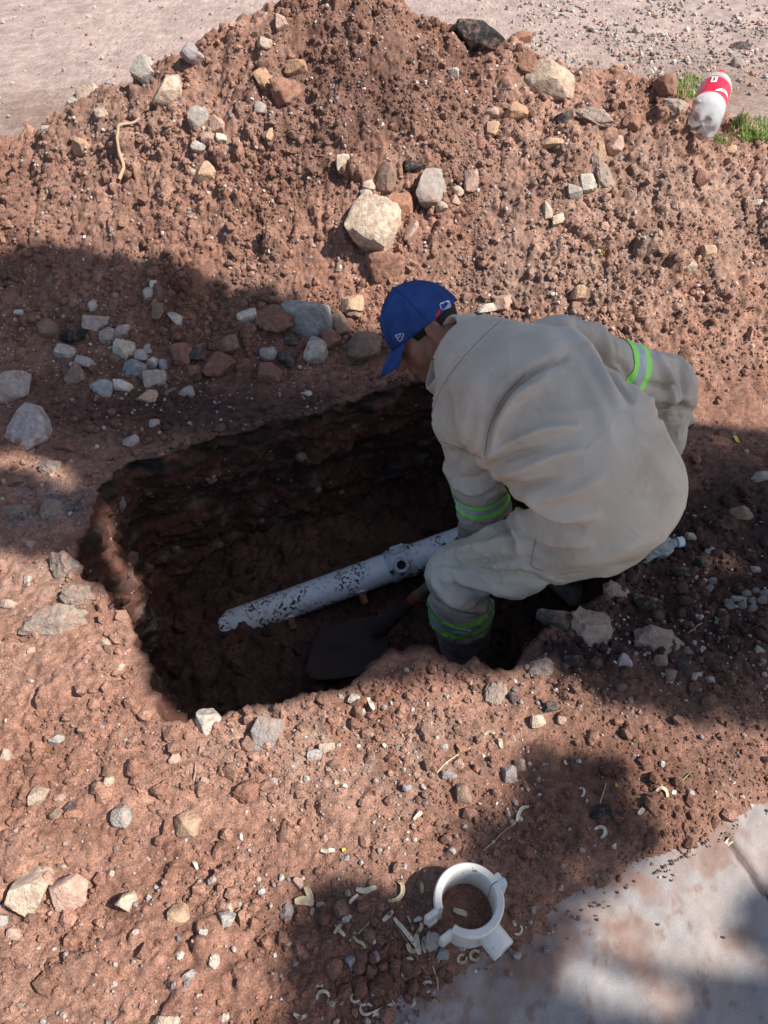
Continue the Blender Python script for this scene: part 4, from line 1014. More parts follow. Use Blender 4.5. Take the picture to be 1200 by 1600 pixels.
# ------------------------------------------------------------------ grass patches behind the bottle
def grass():
    V = []; F = []; 
    spots = [(1075, 138, 30, 20, 900), (1180, 206, 44, 20, 1600), (1125, 224, 16, 8, 120)]
    for cx, cy, rx, ry, n in spots:
        a = rng.uniform(0, 2*math.pi, n); r = np.sqrt(rng.uniform(0, 1, n)); P = hit(cx+rx*r*np.cos(a), cy+ry*r*np.sin(a))
        for p in P:
            p = Vector(p); h = random.uniform(.008, .03); d = Vector((random.uniform(-1, 1), random.uniform(-1, 1), 0)); s = d.cross(Vector((0, 0, 1))).normalized()*random.uniform(.0008, .0016)
            i = len(V); tip = p+d*h*.5+Vector((0, 0, h)); mid = p+d*h*.15+Vector((0, 0, h*.6)); V += [p-s, p+s, mid+s*.8, mid-s*.8, tip]; F += [(i, i+1, i+2, i+3), (i+3, i+2, i+4)]
    tag(pyobj('grass', V, F, plain('grass_green', (.20, .29, .075), .7, .3, ((50, .1, .001),), (25, .6, 1.5)), None, False), 'short green grass growing at the roadside behind the bottle', 'grass', kind='stuff')
grass()
#@@O2
#@@P1
# ------------------------------------------------------------------ the worker: bodies grown from a distance field
class Field:
    def __init__(s, lo_, hi, h):
        s.lo = np.array(lo_, float); s.h = h; s.n = np.ceil((np.array(hi)-s.lo)/h).astype(int)+1
        s.D = np.full(tuple(s.n), 1.0, np.float32)
    def box(s, c, r):
        a = np.clip(np.floor((np.min(c, 0)-r-s.lo)/s.h).astype(int), 0, s.n-1); b = np.clip(np.ceil((np.max(c, 0)+r-s.lo)/s.h).astype(int)+1, 1, s.n)
        sl = tuple(slice(a[i], b[i]) for i in range(3)); g = np.meshgrid(*[s.lo[i]+s.h*np.arange(a[i], b[i]) for i in range(3)], indexing='ij')
        return sl, np.stack(g, -1)
    def add(s, a, b, ra, rb, k=.03, lat=None, sq=1.0, cut=None, sub=False):
        a, b = np.array(a, float), np.array(b, float); R = max(ra, rb)*max(1, sq)
        sl, P = s.box([a, b], R+k+.02); ab = b-a; L2 = max(ab@ab, 1e-9)
        t = np.clip(((P-a)@ab)/L2, 0, 1); v = P-a-t[..., None]*ab
        if lat is not None:                                   # stretch the section along lat
            l = np.array(lat, float); l -= ab*(l@ab)/L2; l /= np.linalg.norm(l); c = v@l
            v = v-(c*(1-1/sq))[..., None]*l
        d = np.linalg.norm(v, axis=-1)-(ra+(rb-ra)*t)
        if cut is not None: d = np.maximum(d, (P-np.array(cut[0]))@np.array(cut[1]))
        D = s.D[sl]
        if sub: d = -d; h_ = np.clip(.5+.5*(d-D)/k, 0, 1); s.D[sl] = D*(1-h_)+d*h_+k*h_*(1-h_)
        else: h_ = np.clip(.5+.5*(D-d)/k, 0, 1); s.D[sl] = D*(1-h_)+d*h_-k*h_*(1-h_)
    def ell(s, c, r, M, k=.02, sub=False):
        c = np.array(c, float); M = np.array(M, float); sl, P = s.box([c], max(r)+k+.02)
        q = (P-c)@M.T; q = q/np.array(r); l = np.linalg.norm(q, axis=-1); g = np.linalg.norm(q/np.array(r), axis=-1)+1e-6
        d = l*(l-1)/g; D = s.D[sl]
        if sub: d = -d; h_ = np.clip(.5+.5*(d-D)/k, 0, 1); s.D[sl] = D*(1-h_)+d*h_+k*h_*(1-h_)
        else: h_ = np.clip(.5+.5*(D-d)/k, 0, 1); s.D[sl] = D*(1-h_)+d*h_-k*h_*(1-h_)
    def cutplane(s, c, n, rad):                               # cut flat within a ball
        sl, P = s.box([np.array(c)], rad); d = (P-np.array(c))@np.array(n); m = np.linalg.norm(P-np.array(c), axis=-1) < rad
        s.D[sl] = np.where(m, np.maximum(s.D[sl], d), s.D[sl])
    def mesh(s):
        D = s.D; S = D < 0; nx, ny, nz = D.shape
        c8 = [S[i:nx-1+i, j:ny-1+j, k:nz-1+k] for i in (0, 1) for j in (0, 1) for k in (0, 1)]
        cnt = sum(c.astype(np.int8) for c in c8); act = (cnt > 0) & (cnt < 8)
        I = np.argwhere(act); vid = np.full(act.shape, -1, np.int32); vid[tuple(I.T)] = np.arange(len(I))
        acc = np.zeros((len(I), 3)); num = np.zeros(len(I)); C = [(i, j, k) for i in (0, 1) for j in (0, 1) for k in (0, 1)]
        for a in C:
            for ax in range(3):
                if a[ax]: continue
                b = list(a); b[ax] = 1; da = D[I[:, 0]+a[0], I[:, 1]+a[1], I[:, 2]+a[2]]; db = D[I[:, 0]+b[0], I[:, 1]+b[1], I[:, 2]+b[2]]
                m = (da < 0) != (db < 0); t = np.where(m, da/(da-db+1e-12), 0); p = np.repeat(np.array([a], float), len(I), 0); p[:, ax] += t
                acc[m] += p[m]; num[m] += 1
        V = s.lo+(I+acc/num[:, None])*s.h; F = []
        for ax in range(3):
            o1, o2 = [(1, 2), (2, 0), (0, 1)][ax]
            sl0 = [slice(None)]*3; sl1 = [slice(None)]*3; sl0[ax] = slice(0, -1); sl1[ax] = slice(1, None)
            A, B = S[tuple(sl0)], S[tuple(sl1)]; E = np.argwhere(A != B); E = E[(E[:, o1] > 0) & (E[:, o2] > 0) & (E[:, o1] < S.shape[o1]-1) & (E[:, o2] < S.shape[o2]-1)]
            ins = A[tuple(E.T)]; q = []
            for d1, d2 in ((-1, -1), (0, -1), (0, 0), (-1, 0)):
                e = E.copy(); e[:, o1] += d1; e[:, o2] += d2; q.append(vid[tuple(e.T)])
            q = np.stack(q, 1); q[~ins] = q[~ins][:, ::-1]; F.append(q)
        return V, np.vstack(F)
def relax(V, F, it, lam=.5):
    n = len(V); e = np.concatenate([F[:, [0, 1]], F[:, [1, 2]], F[:, [2, 3]], F[:, [3, 0]]]); deg = np.bincount(e[:, 0], minlength=n)+np.bincount(e[:, 1], minlength=n)
    for i in range(it):
        l = lam if i % 2 == 0 else -lam*1.02
        A = np.stack([np.bincount(e[:, 0], V[e[:, 1], j], n)+np.bincount(e[:, 1], V[e[:, 0], j], n) for j in range(3)], 1)/deg[:, None]; V = V+l*(A-V)
    return V
def vnormals(V, F):
    n = np.cross(V[F[:, 2]]-V[F[:, 0]], V[F[:, 3]]-V[F[:, 1]]); N = np.zeros_like(V)
    for j in range(4):
        for a in range(3): N[:, a] += np.bincount(F[:, j], n[:, a], len(V))
    return N/np.linalg.norm(N, axis=1)[:, None]

# joints (pixel, distance in front of the camera)
J = dict(c7=W(738,560,1.86), t8=W(842,625,1.66), l3=W(918,702,1.62), sac=W(957,774,1.66),
         shL=W(735,655,1.84), elL=W(757,800,2.08), wrL=W(738,838,2.36),
         shR=W(872,552,1.84), elR=W(1040,600,2.0), wrR=W(1036,702,2.18),
         hipL=W(922,828,1.74), knL=W(714,898,1.98), anL=W(729,1030,2.38),
         hipR=W(974,764,1.80), knR=W(930,730,2.12), anR=W(900,870,2.52))
nrm = lambda v: np.array(v)/np.linalg.norm(v)
LAT = nrm(J['shR']-J['shL'])
HC = W(661, 512, 2.03)
hf = nrm(-.75*CR-.66*CU+.06*CF); hc = -.62*CR+.72*CU-.20*CF; hc = nrm(hc-hf*(hc@hf)); hl = np.cross(hc, hf)    # face, crown, left side
HM = np.stack([hl, hf, hc])                                   # rows: local x = left, y = forward, z = crown
Hp = lambda x, y, z: HC+hl*x+hf*y+hc*z
def person():
    root_name = 'person'
    lo_, hi = np.min(list(J.values()), 0)-.28, np.max(list(J.values()), 0)+.28
    # ---- body: head, neck, trunk, arms with hands, legs
    B = Field(lo_, hi, .0042); a = B.add
    a(J['c7']-.02*LAT, J['t8']-.02*LAT, .06, .105, .04, LAT, 1.15); a(J['t8']-.02*LAT, J['l3']-.01*LAT, .105, .095, .04, LAT, 1.1); a(J['l3']-.01*LAT, J['sac'], .095, .11, .04, LAT, 1.1)
    a(J['shL'], J['shR'], .055, .055, .04)
    for s in 'LR':
        a(J['sh'+s], J['el'+s], .048, .036, .03); a(J['el'+s], J['wr'+s], .036, .025, .03); a(J['hip'+s], J['kn'+s], .078, .052, .04); a(J['kn'+s], J['an'+s], .05, .034, .03)
    neckb = J['c7']+.01*LAT; a(neckb, Hp(0, -.025, -.06), .058, .054, .03)
    B.ell(Hp(0, -.002, .015), (.072, .092, .088), HM, .02)         # skull
    B.ell(Hp(0, .030, -.055), (.056, .068, .062), HM, .03)    # jaw
    a(Hp(.0, .075, -.10), Hp(0, .078, -.10), .018, .016, .02) # chin
    a(Hp(0, .094, .0), Hp(0, .112, -.038), .008, .014, .012)  # nose
    for s in (-1, 1):
        a(Hp(.022*s, .086, .018), Hp(.044*s, .074, .014), .009, .008, .012)      # brow
        B.ell(Hp(.032*s, .086, -.002), (.014, .012, .010), HM, .008, True)       # eye socket
        B.ell(Hp(.032*s, .077, -.002), (.012, .012, .011), HM, .003)             # eye
        a(Hp(.045*s, .06, -.03), Hp(.04*s, .062, -.05), .02, .018, .02)          # cheek
        B.ell(Hp(.079*s, -.006, -.018), (.010, .021, .034), HM, .006)            # ear
        B.ell(Hp(.088*s, -.002, -.014), (.007, .011, .020), HM, .004, True)
        a(Hp(.078*s, .006, -.046), Hp(.078*s, .006, -.050), .008, .006, .004)    # lobe
    a(Hp(-.018, .092, -.064), Hp(.018, .092, -.064), .008, .008, .006); a(Hp(-.016, .090, -.074), Hp(.016, .090, -.074), .009, .009, .006)
    a(Hp(-.02, .103, -.069), Hp(.02, .103, -.069), .002, .002, .003, sub=True)
    def hand(w, d, up, side, curl):                           # palm and five bent fingers
        d, up = nrm(d), np.array(up); up = nrm(up-d*(up@d)); r = np.cross(d, up)*side
        pc = w+d*.05
        a(w, pc+d*.02, .022, .026, .01, r, 1.35)
        for i, (o, l) in enumerate(((-.030, .070), (-.010, .078), (.010, .074), (.029, .060))):
            p0 = w+d*.082+r*o*1.0; f1 = nrm(d*math.cos(curl*.5)-up*math.sin(curl*.5)); f2 = nrm(d*math.cos(curl*1.4)-up*math.sin(curl*1.4)); f3 = nrm(d*math.cos(curl*2.2)-up*math.sin(curl*2.2))
            q1 = p0+f1*l*.5; q2 = q1+f2*l*.32; q3 = q2+f3*l*.25
            a(p0-d*.02, q1, .0105, .0092, .004); a(q1, q2, .0092, .0085, .003); a(q2, q3, .0085, .0072, .003)
        t0 = w+d*.03-r*.030; t1 = t0+nrm(d*.6-r*.6-up*.4)*.038; a(t0, t1, .0125, .0105, .006); a(t1, t1+nrm(d*.8-up*.6)*.03, .0105, .0085, .003)
    pd = np.array(pdv)
    hand(J['wrL'], W(742, 842, 2.55)-J['wrL'], CU, 1, .75)
    hand(J['wrR'], J['knR']-J['wrR']+np.array([0, 0, -.02]), np.array([0, 0, 1.]), -1, .5)
    V, F = B.mesh(); V = relax(V, F, 2)
    me = mk_mesh('person', V, F, None, True)
    m, nt, b = newmat('skin'); b.inputs['Roughness'].default_value = .5; b.inputs['Subsurface Weight'].default_value = .08; b.inputs['Subsurface Radius'].default_value = (.01, .004, .002)
    tc = noise_bump(nt, b, ((500, .15, .001),)); rgb = node(nt, 'ShaderNodeRGB'); rgb.outputs[0].default_value = (.30, .135, .085, 1); nt.links.new(mul_noise(nt, tc, rgb.outputs[0], 40, .88, 1.1), b.inputs['Base Color'])
    root = obj('person', me, m); tag(root, 'worker in khaki coveralls and blue cap bending into the pit with back turned', 'person')
    # ---- coveralls
    C = Field(lo_-.03, hi+.03, .0045); a = C.add
    mid = (J['c7']+J['shL']+J['shR'])/3
    a(J['c7']+.015*LAT, J['t8']-.01*LAT, .088, .134, .05, LAT, 1.24)
    a(J['shL'], J['shR'], .072, .082, .06)
    a(W(760, 600, 1.84), W(860, 640, 1.72), .10, .12, .06)
    a(J['t8']-.02*LAT, J['l3']-.01*LAT, .136, .134, .06, LAT, 1.14); a(J['l3']-.01*LAT, J['sac'], .134, .142, .06, LAT, 1.14)
    a(W(988, 735, 1.75), W(968, 812, 1.78), .088, .098, .06); a(W(880, 745, 1.72), W(905, 800, 1.73), .09, .10, .05)
    a(J['shL'], J['elL']*.55+J['shL']*.45, .084, .073, .035); a(J['elL']*.55+J['shL']*.45, J['elL'], .073, .064, .03); a(J['elL'], J['wrL'], .064, .046, .025, cut=(J['wrL'], nrm(J['wrL']-J['elL'])))
    a(J['shR'], J['elR'], .084, .070, .03); a(J['elR'], J['wrR'], .070, .054, .02, cut=(J['wrR'], nrm(J['wrR']-J['elR'])))
    a(W(1060, 648, 2.10), W(1083, 655, 2.11), .024, .010, .02); a(W(1064, 610, 2.0), W(1074, 630, 2.05), .03, .02, .03)   # loose cuff fold
    kt = nrm(J['anL']-J['knL']); hemL = J['knL']+(J['anL']-J['knL'])*.45
    a(J['hipL'], J['knL'], .112, .074, .05); a(J['knL'], hemL, .077, .090, .03, cut=(hemL, kt))
    hemR = J['knR']+(J['anR']-J['knR'])*.60
    a(J['hipR'], J['knR'], .112, .078, .05); a(J['knR'], hemR, .078, .070, .03, cut=(hemR, nrm(J['anR']-J['knR'])))
    V, F = C.mesh(); V = relax(V, F, 5); N = vnormals(V, F)
    # cloth folds: ridges and valleys along drawn lines, and soft crumple
    u, v, z = pix(V); face = (N@CF) < .35; disp = .0035*fbm3(V[:, 0]/.10, V[:, 1]/.10, V[:, 2]/.10, 501, 3)
    sa, sb = J['t8'], J['sac']; tq = np.clip((V-sa)@(sb-sa)/((sb-sa)@(sb-sa)), -.3, 1); ds = np.linalg.norm(V-sa-tq[:, None]*(sb-sa), axis=1)
    wl = .30+.70*sstep(.17, .26, ds); wp = .05*fbm3(V[:, 0]/.12, V[:, 1]/.12, V[:, 2]/.12, 521, 2)
    cr = np.abs(fbm3((V[:, 0]+wp)/.11, (V[:, 1]-wp)/.09, (V[:, 2]+wp)/.055, 511, 2)); disp = disp+wl*(.0042*np.exp(-(cr/.07)**2)-.001)
    cr = np.abs(fbm3((V[:, 0]-wp)/.05, (V[:, 1]+wp)/.08, (V[:, 2]+wp)/.08, 531, 2)); disp = disp+wl*.0018*np.exp(-(cr/.08)**2)
    def fold(pts, amp, wd, zr=(0, 9)):
        nonlocal disp
        pts = np.array(pts, float); t = np.linspace(0, 1, len(pts)); tt = np.linspace(0, 1, 24); q = np.c_[np.interp(tt, t, pts[:, 0]), np.interp(tt, t, pts[:, 1])]
        for _ in range(3): q[1:-1] = (q[:-2]+q[2:]+2*q[1:-1])/4
        best = np.full(len(V), 1e9); tp = np.zeros(len(V))
        for i in range(23):
            p, d = q[i], q[i+1]-q[i]; s = np.clip(((u-p[0])*d[0]+(v-p[1])*d[1])/(d@d), 0, 1); e = (u-p[0]-s*d[0])**2+(v-p[1]-s*d[1])**2
            mm = e < best; best = np.where(mm, e, best); tp = np.where(mm, (i+s)/23, tp)
        env = np.sin(np.pi*np.clip(tp*.9+.05, 0, 1))**.6
        disp = disp+face*amp*2.2*np.exp(-best/(wd*.74)**2)*env*((z > zr[0]) & (z < zr[1]))
    A_ = 1.0
    fold([(757,712),(765,660),(790,610),(835,575),(880,560)], -.012, 9); fold([(770,706),(782,660),(808,620),(850,592)], .010, 11)
    fold([(762,715),(800,690),(850,672),(900,668)], .009, 10); fold([(765,730),(805,712),(850,700)], -.008, 8)
    fold([(775,742),(815,735),(860,715),(905,705)], .009, 10); fold([(780,758),(820,762),(870,748)], -.008, 9)
    fold([(812,776),(850,778),(900,765),(940,745)], .007, 12)
    fold([(815,780),(830,800),(862,820),(905,828)], -.014, 9); fold([(825,775),(848,798),(885,808),(930,806)], .008, 11); fold([(812,800),(830,825),(868,845),(920,850)], .009, 11)
    fold([(822,815),(828,840),(850,862),(890,868)], -.009, 8)
    fold([(700,862),(760,852),(815,830)], .006, 9); fold([(690,880),(740,880),(800,868),(840,880)], -.006, 8); fold([(700,880),(760,895),(820,900),(880,925)], -.007, 8); fold([(690,905),(750,915),(820,928),(880,935)], .007, 9)
    fold([(735,925),(790,935),(850,940)], -.006, 7); fold([(790,815),(800,840),(795,865)], -.009, 7); fold([(803,812),(815,845),(812,870)], .007, 8)
    fold([(672,900),(690,930),(730,950),(758,952)], .007, 8); fold([(665,920),(690,948),(730,962)], -.006, 7); fold([(700,900),(720,925),(750,940)], -.007, 8)
    fold([(900,505),(935,540),(960,580),(985,625)], -.012, 8); fold([(880,508),(915,545),(940,590),(965,630)], .008, 12)
    fold([(915,500),(940,520),(955,550)], .006, 8); fold([(960,560),(975,575),(990,610)], -.005, 8)
    fold([(1030,560),(1050,600),(1045,640)], .008, 8); fold([(1010,600),(1040,605),(1066,600)], -.008, 7); fold([(1015,625),(1045,620),(1075,625)], .007, 8); fold([(1030,650),(1055,640),(1078,640)], -.007, 7); fold([(1062,570),(1072,600),(1060,650)], -.007, 7)
    fold([(700,700),(725,720),(745,715)], -.006, 8); fold([(690,720),(715,760),(750,765)], .006, 9); fold([(710,745),(740,750),(760,740)], -.005, 8); fold([(725,770),(750,765),(775,755)], .005, 7)
    fold([(740,620),(735,680),(715,740)], -.004, 9); fold([(820,640),(870,650),(930,640)], .003, 12); fold([(900,560),(940,640),(960,700)], .003, 14)
    fold([(690,620),(720,600),(760,590)], .005, 14); fold([(850,520),(870,600),(900,660)], .003, 30); fold([(960,660),(1010,700),(1040,760)], .003, 20); fold([(880,880),(950,870),(1010,840)], .006, 14); fold([(870,905),(930,900),(985,880)], -.005, 10)
    k = disp != 0; V = V+N*disp[:, None]
    mk = plain('khaki_cloth', (.57, .50, .41), .92, .12, ((900, .3, .0008), (22, .35, .012)), (7, .84, 1.06))
    ntm = mk.node_tree; bs = ntm.nodes['Principled BSDF']; src = bs.inputs['Base Color'].links[0].from_socket; tcm = node(ntm, 'ShaderNodeTexCoord')
    n1 = node(ntm, 'ShaderNodeTexNoise', Scale=6.0, Detail=8.0, Roughness=.7); ntm.links.new(tcm.outputs['Object'], n1.inputs['Vector'])
    mr = node(ntm, 'ShaderNodeMapRange'); mr.inputs['From Min'].default_value = .52; mr.inputs['From Max'].default_value = .72; mr.inputs['To Max'].default_value = .55; ntm.links.new(n1.outputs[0], mr.inputs[0])
    mxm = node(ntm, 'ShaderNodeMix', data_type='RGBA'); ntm.links.new(mr.outputs[0], mxm.inputs['Factor']); ntm.links.new(src, mxm.inputs[6]); mxm.inputs[7].default_value = (.33, .25, .19, 1); ntm.links.new(mxm.outputs[2], bs.inputs['Base Color'])
    cov = obj('coverall', mk_mesh('coverall', V, F, None, True), mk, root)
    cov['label'] = 'khaki coverall'
    bvh = BVHTree.FromPolygons([tuple(p) for p in V], [tuple(f) for f in F.tolist()])
    def onto(px, py, lift=.001):
        d = Vector(CF+CR*((px-600)/FPX)+CU*((800-py)/FPX)).normalized(); h, n_, i_, t_ = bvh.ray_cast(Vector(CC), d)
        return (h-d*lift) if h else None
    mseam = plain('seam_thread', (.24, .21, .175), .9); mpoc = plain('pocket_cloth', (.555, .49, .41), .9, .15, ((900, .25, .0008),))
    def seam(name, pts, rad=.0008):
        t = np.linspace(0, 1, len(pts)); tt = np.linspace(0, 1, 60); pp = np.c_[np.interp(tt, t, [p[0] for p in pts]), np.interp(tt, t, [p[1] for p in pts])]
        for _ in range(20): pp[1:-1] = (pp[:-2]+pp[2:])/2
        q = [onto(*a_) for a_ in pp]
        q = [x for x in q if x is not None]
        if len(q) > 3: tube(name, q, rad, mseam, cov, 6)
    seam('seam', [(798,489),(770,510),(742,538),(715,568),(692,600),(678,630),(671,665)]); seam('seam', [(668,682),(695,692),(725,703),(752,716)])
    seam('seam', [(757,712),(763,670),(785,620),(820,585)], .0009)
    pass
    seam('pocket_seam', [(838,838),(833,860),(828,885),(850,893)], .0006)
    # ---- reflective bands cut from the cloth's own surface
    m_lime, ntl, bl1 = newmat('lime_tape'); bl1.inputs['Base Color'].default_value = (.36, .98, .14, 1); bl1.inputs['Roughness'].default_value = .55
    m_sil = plain('silver_tape', (.46, .50, .52), .35, .5, ((700, .3, .001),))
    def band(label, p0, p1, t0, t1, rad, tilt=None, zr=None, marg=.35):
        p0, p1 = np.array(p0), np.array(p1); L = np.linalg.norm(p1-p0); d = (p1-p0)/L; d2 = nrm(d+(np.array(tilt) if tilt is not None else 0))
        c = V[F].mean(1); s = (c-p0)@d; s2 = (c-p0)@d2; r = np.linalg.norm(c-p0-s[:, None]*d, axis=1)
        msk = (s2 > t0-.02) & (s2 < t1+.02) & (r < rad); Fs = F[msk]; uq, inv = np.unique(Fs, return_inverse=True)
        me = mk_mesh('reflective_band', V[uq], inv.reshape(-1, 4)); bmm = bmesh.new(); bmm.from_mesh(me); w_ = (t1-t0); cuts = [t0, t0+w_*.30, t0+w_*.70, t1]
        for q in cuts:
            bmesh.ops.bisect_plane(bmm, geom=bmm.verts[:]+bmm.edges[:]+bmm.faces[:], plane_co=Vector(p0+d2*q), plane_no=Vector(d2), clear_inner=(q == t0), clear_outer=(q == t1))
        bmm.normal_update()
        for f in bmm.faces:
            q = (np.array(f.calc_center_median())-p0)@d2; f.material_index = 1 if cuts[1] < q < cuts[2] else 0; f.smooth = True
        # keep the piece that goes round this limb
        offs = {v_: v_.normal.copy() for v_ in bmm.verts}
        for v_, n_ in offs.items(): v_.co += n_*.0022
        me2 = bpy.data.meshes.new('reflective_band'); bmm.to_mesh(me2); bmm.free(); me2.materials.append(m_lime); me2.materials.append(m_sil)
        o = bpy.data.objects.new('reflective_band', me2); COL.objects.link(o); o.parent = root; o['label'] = label
    band('lime and silver band round the left sleeve', J['shL'], J['elL'], .232, .286, .105)
    band('lime and silver band round the right sleeve', J['shR'], J['elR'], .168, .228, .105)
    band('lime and silver band round the trouser leg', J['knL'], J['anL'], .112, .186, .15)
    # ---- collar
    ca = nrm(-.88*CR+.28*CU-.22*CF); cc_ = W(707, 556, 1.92); cx_ = nrm(CU-ca*(CU@ca)); cy_ = np.cross(ca, cx_); Vc = []; Fc = []; n = 48
    for i in range(n):
        t = 2*math.pi*i/n
        for (r, h_) in ((.078, .030), (.081, .033), (.085, .030), (.092, .010), (.106, -.016), (.100, -.020), (.086, .0), (.078, .02)):
            rr = (r+.012)*(1+.03*math.sin(3*t)); Vc.append(cc_+cx_*math.cos(t)*rr*1.0+cy_*math.sin(t)*rr*.95+ca*(h_+.004*math.sin(2*t+1)))
    for i in range(n):
        for j in range(8): Fc.append((i*8+j, i*8+(j+1) % 8, ((i+1) % n)*8+(j+1) % 8, ((i+1) % n)*8+j))
    co_ = pyobj('collar', Vc, Fc, mk, root, True, 0)
    # ---- cap
    mc = plain('cap_cloth', (.030, .066, .21), .9, .12, ((900, .5, .001), (30, .25, .006)), (22, .75, 1.25)); mcd = plain('cap_under', (.02, .035, .10), .9)
    Vc = []; Fc = []; n = 64; k = 18; tiltc = .0
    def capP(t, q, off=0):                                    # t round, q 0 edge .. 1 top
        ang = q*math.pi/2; rx, ry, rz = .088+off, .108+off, .118+off; f = 1-.03*abs(math.cos(3*t))**8*math.sin(ang*2)
        bulge = 1+.03*math.sin(q*math.pi)
        return Hp(rx*math.cos(ang)*math.sin(t)*f*bulge, -.006+ry*math.cos(ang)*math.cos(t)*f*bulge, .008+rz*math.sin(ang)*f-.012*(1-q)*(.5-.5*math.cos(t))-.0*q)
    for q in range(k):
        for j in range(n): Vc.append(capP(2*math.pi*j/n, q/k))
    Vc.append(capP(0, 1))
    for q in range(k-1):
        for j in range(n): Fc.append((q*n+j, q*n+(j+1) % n, (q+1)*n+(j+1) % n, (q+1)*n+j))
    for j in range(n): Fc.append(((k-1)*n+j, (k-1)*n+(j+1) % n, k*n))
    cap = pyobj('cap', Vc, Fc, mc, root, True, 0); md = cap.modifiers.new('t', 'SOLIDIFY'); md.thickness = .0025; md.offset = -1; cap['label'] = 'blue baseball cap with small white badges'
    Vb = []; Fb = []; nb, kb = 25, 8
    for i in range(nb):
        t = math.radians(-54+104*i/(nb-1))
        for j in range(kb):
            s = j/(kb-1); ext = .066*s*math.cos(t*.92)**.55; e = capP(t, 0)
            Vb.append(e+hf*ext+hl*math.sin(t)*.012*s-hc*(.020*s+.004*(math.sin(t)**2)*s+.012*s*s))
    for i in range(nb-1):
        for j in range(kb-1): Fb.append((i*kb+j, (i+1)*kb+j, (i+1)*kb+j+1, i*kb+j+1))
    br = pyobj('brim', Vb, Fb, mc, cap, True, 0); md = br.modifiers.new('t', 'SOLIDIFY'); md.thickness = .003
    bt = pyobj('button', [capP(2*math.pi*j/16, .94+.0) + hc*.004*0 for j in range(16)]+[capP(0, 1, .006)], [(j, (j+1) % 16, 16) for j in range(16)], mc, cap)
    mwh = plain('badge_white', (.75, .76, .80), .7); mbl = plain('badge_blue', (.03, .08, .35), .7)
    capb = BVHTree.FromPolygons([tuple(p) for p in Vc], Fc)
    def oncap(px, py, lift):
        d = Vector(CF+CR*((px-600)/FPX)+CU*((800-py)/FPX)).normalized(); h_, n_, i_, t_ = capb.ray_cast(Vector(CC), d); return h_-d*lift if h_ else Vector(W(px, py, 1.93))
    def badge(name, pts, mat, lift, fill=True, rad=.0007):
        P = [oncap(p[0], p[1], lift) for p in pts]
        if fill: pyobj(name, P, [tuple(range(len(P)))], mat, cap, False)
        else: tube(name, P, rad, mat, cap, 6)
    # batter style badge at the back: pale rounded frame, blue left, white figure
    bx = lambda s, t: (696+s*8.6*.94+t*6*.34, 477+t*6*.94-s*8.6*.34)
    badge('badge', [bx(s, t) for s, t in ((-1, -.6), (-.75, -1), (.75, -1), (1, -.6), (1, .6), (.75, 1), (-.75, 1), (-1, .6))], mwh, .0016)
    badge('badge_panel', [bx(s, t) for s, t in ((-.82, -.7), (-.3, -.7), (-.15, -.2), (-.3, .1), (.0, .75), (-.82, .75))], mbl, .0026)
    badge('badge_panel', [bx(s, t) for s, t in ((.05, -.75), (.4, -.75), (.5, -.1), (.2, -.3))], mbl, .0026)
    for s_ in range(6): tube('seam', [capP(math.pi/6+s_*math.pi/3, q_/14, .0004) for q_ in range(14)], .0008, mcd, cap, 6)
    # little flag outline at the side
    fl = [(617.5, 524.5), (622, 531), (624.5, 533.5), (629, 529), (630.5, 521.5), (626, 521.5), (617.5, 524.5)]
    badge('flag_badge', fl, mwh, .0012, False, .0009); badge('flag_badge', [(620.5, 524.5), (623, 528.5), (625.5, 523.5), (627, 528)], mwh, .0012, False, .0007)
    # ---- hair under the cap, red strap, earring
    mh = plain('black_hair', (.018, .014, .013), .7, .3, ((500, .8, .003),)); Vh = []; Fh = []; n = 40; k = 8
    for q in range(k+1):
        for j in range(n+1):
            t = math.radians(62+236*j/n); drop = .085*q/k*(1-.6*(math.sin(math.radians(j/n*180)) < .30)); z0 = .022-drop; s = math.sqrt(max(0, 1-((z0-.02)/.098)**2)); tp_ = 1.065-.03*q/k
            Vh.append(Hp(.074*s*tp_*math.sin(t), .095*s*tp_*math.cos(t)-.004*q/k, z0))
    for q in range(k):
        for j in range(n): Fh.append((q*(n+1)+j, q*(n+1)+j+1, (q+1)*(n+1)+j+1, (q+1)*(n+1)+j))
    hr = pyobj('hair', Vh, Fh, mh, root, True, 0); md = hr.modifiers.new('t', 'SOLIDIFY'); md.thickness = .004
    tube('strap', [Hp(.081, -.014-.008*i, .000+.002*i) for i in range(6)], [.003, .0045, .005, .005, .004, .003], plain('strap_red', (.62, .03, .03), .6), root, 8)
    e = Hp(.089, .003, -.050); b_ = bmesh.new(); bmesh.ops.create_icosphere(b_, subdivisions=2, radius=.0030, matrix=Matrix.Translation(Vector(e))); smooth_all(obj('earring', b_, plain('earring_silver', (.8, .8, .82), .2, .5), root))
    # ---- rubber boots
    mbt = spotted('boot_rubber', (.50, .40, .33), (.22, .22, .28), 22, .45, .62, .65); mbl2 = plain('boot_mark', (.10, .12, .17), .7)
    for s in 'LR':
        kn, an = J['kn'+s], J['an'+s]; d = nrm(an-kn); top = kn+(an-kn)*.38; fwd = np.array([-.15, .95, 0]) if s == 'L' else np.array([-.5, .86, 0]); fwd = nrm(fwd)
        sole = np.array([an[0], an[1], FLOOR+.05]); Bt = Field(np.minimum(top, sole)-.3, np.maximum(top, sole)+.3, .006)
        Bt.add(top, an, .084, .070, .02, cut=(top, -d)); Bt.add(an, sole+fwd*.02, .048, .042, .03); Bt.add(sole-fwd*.05, sole+fwd*.14, .042, .038, .03, np.cross(fwd, [0, 0, 1]), 1.15)
        Bt.add(sole+[0, 0, .03], sole+fwd*.10+[0, 0, .01], .05, .04, .03)
        Vb2, Fb2 = Bt.mesh(); Vb2 = relax(Vb2, Fb2, 4)
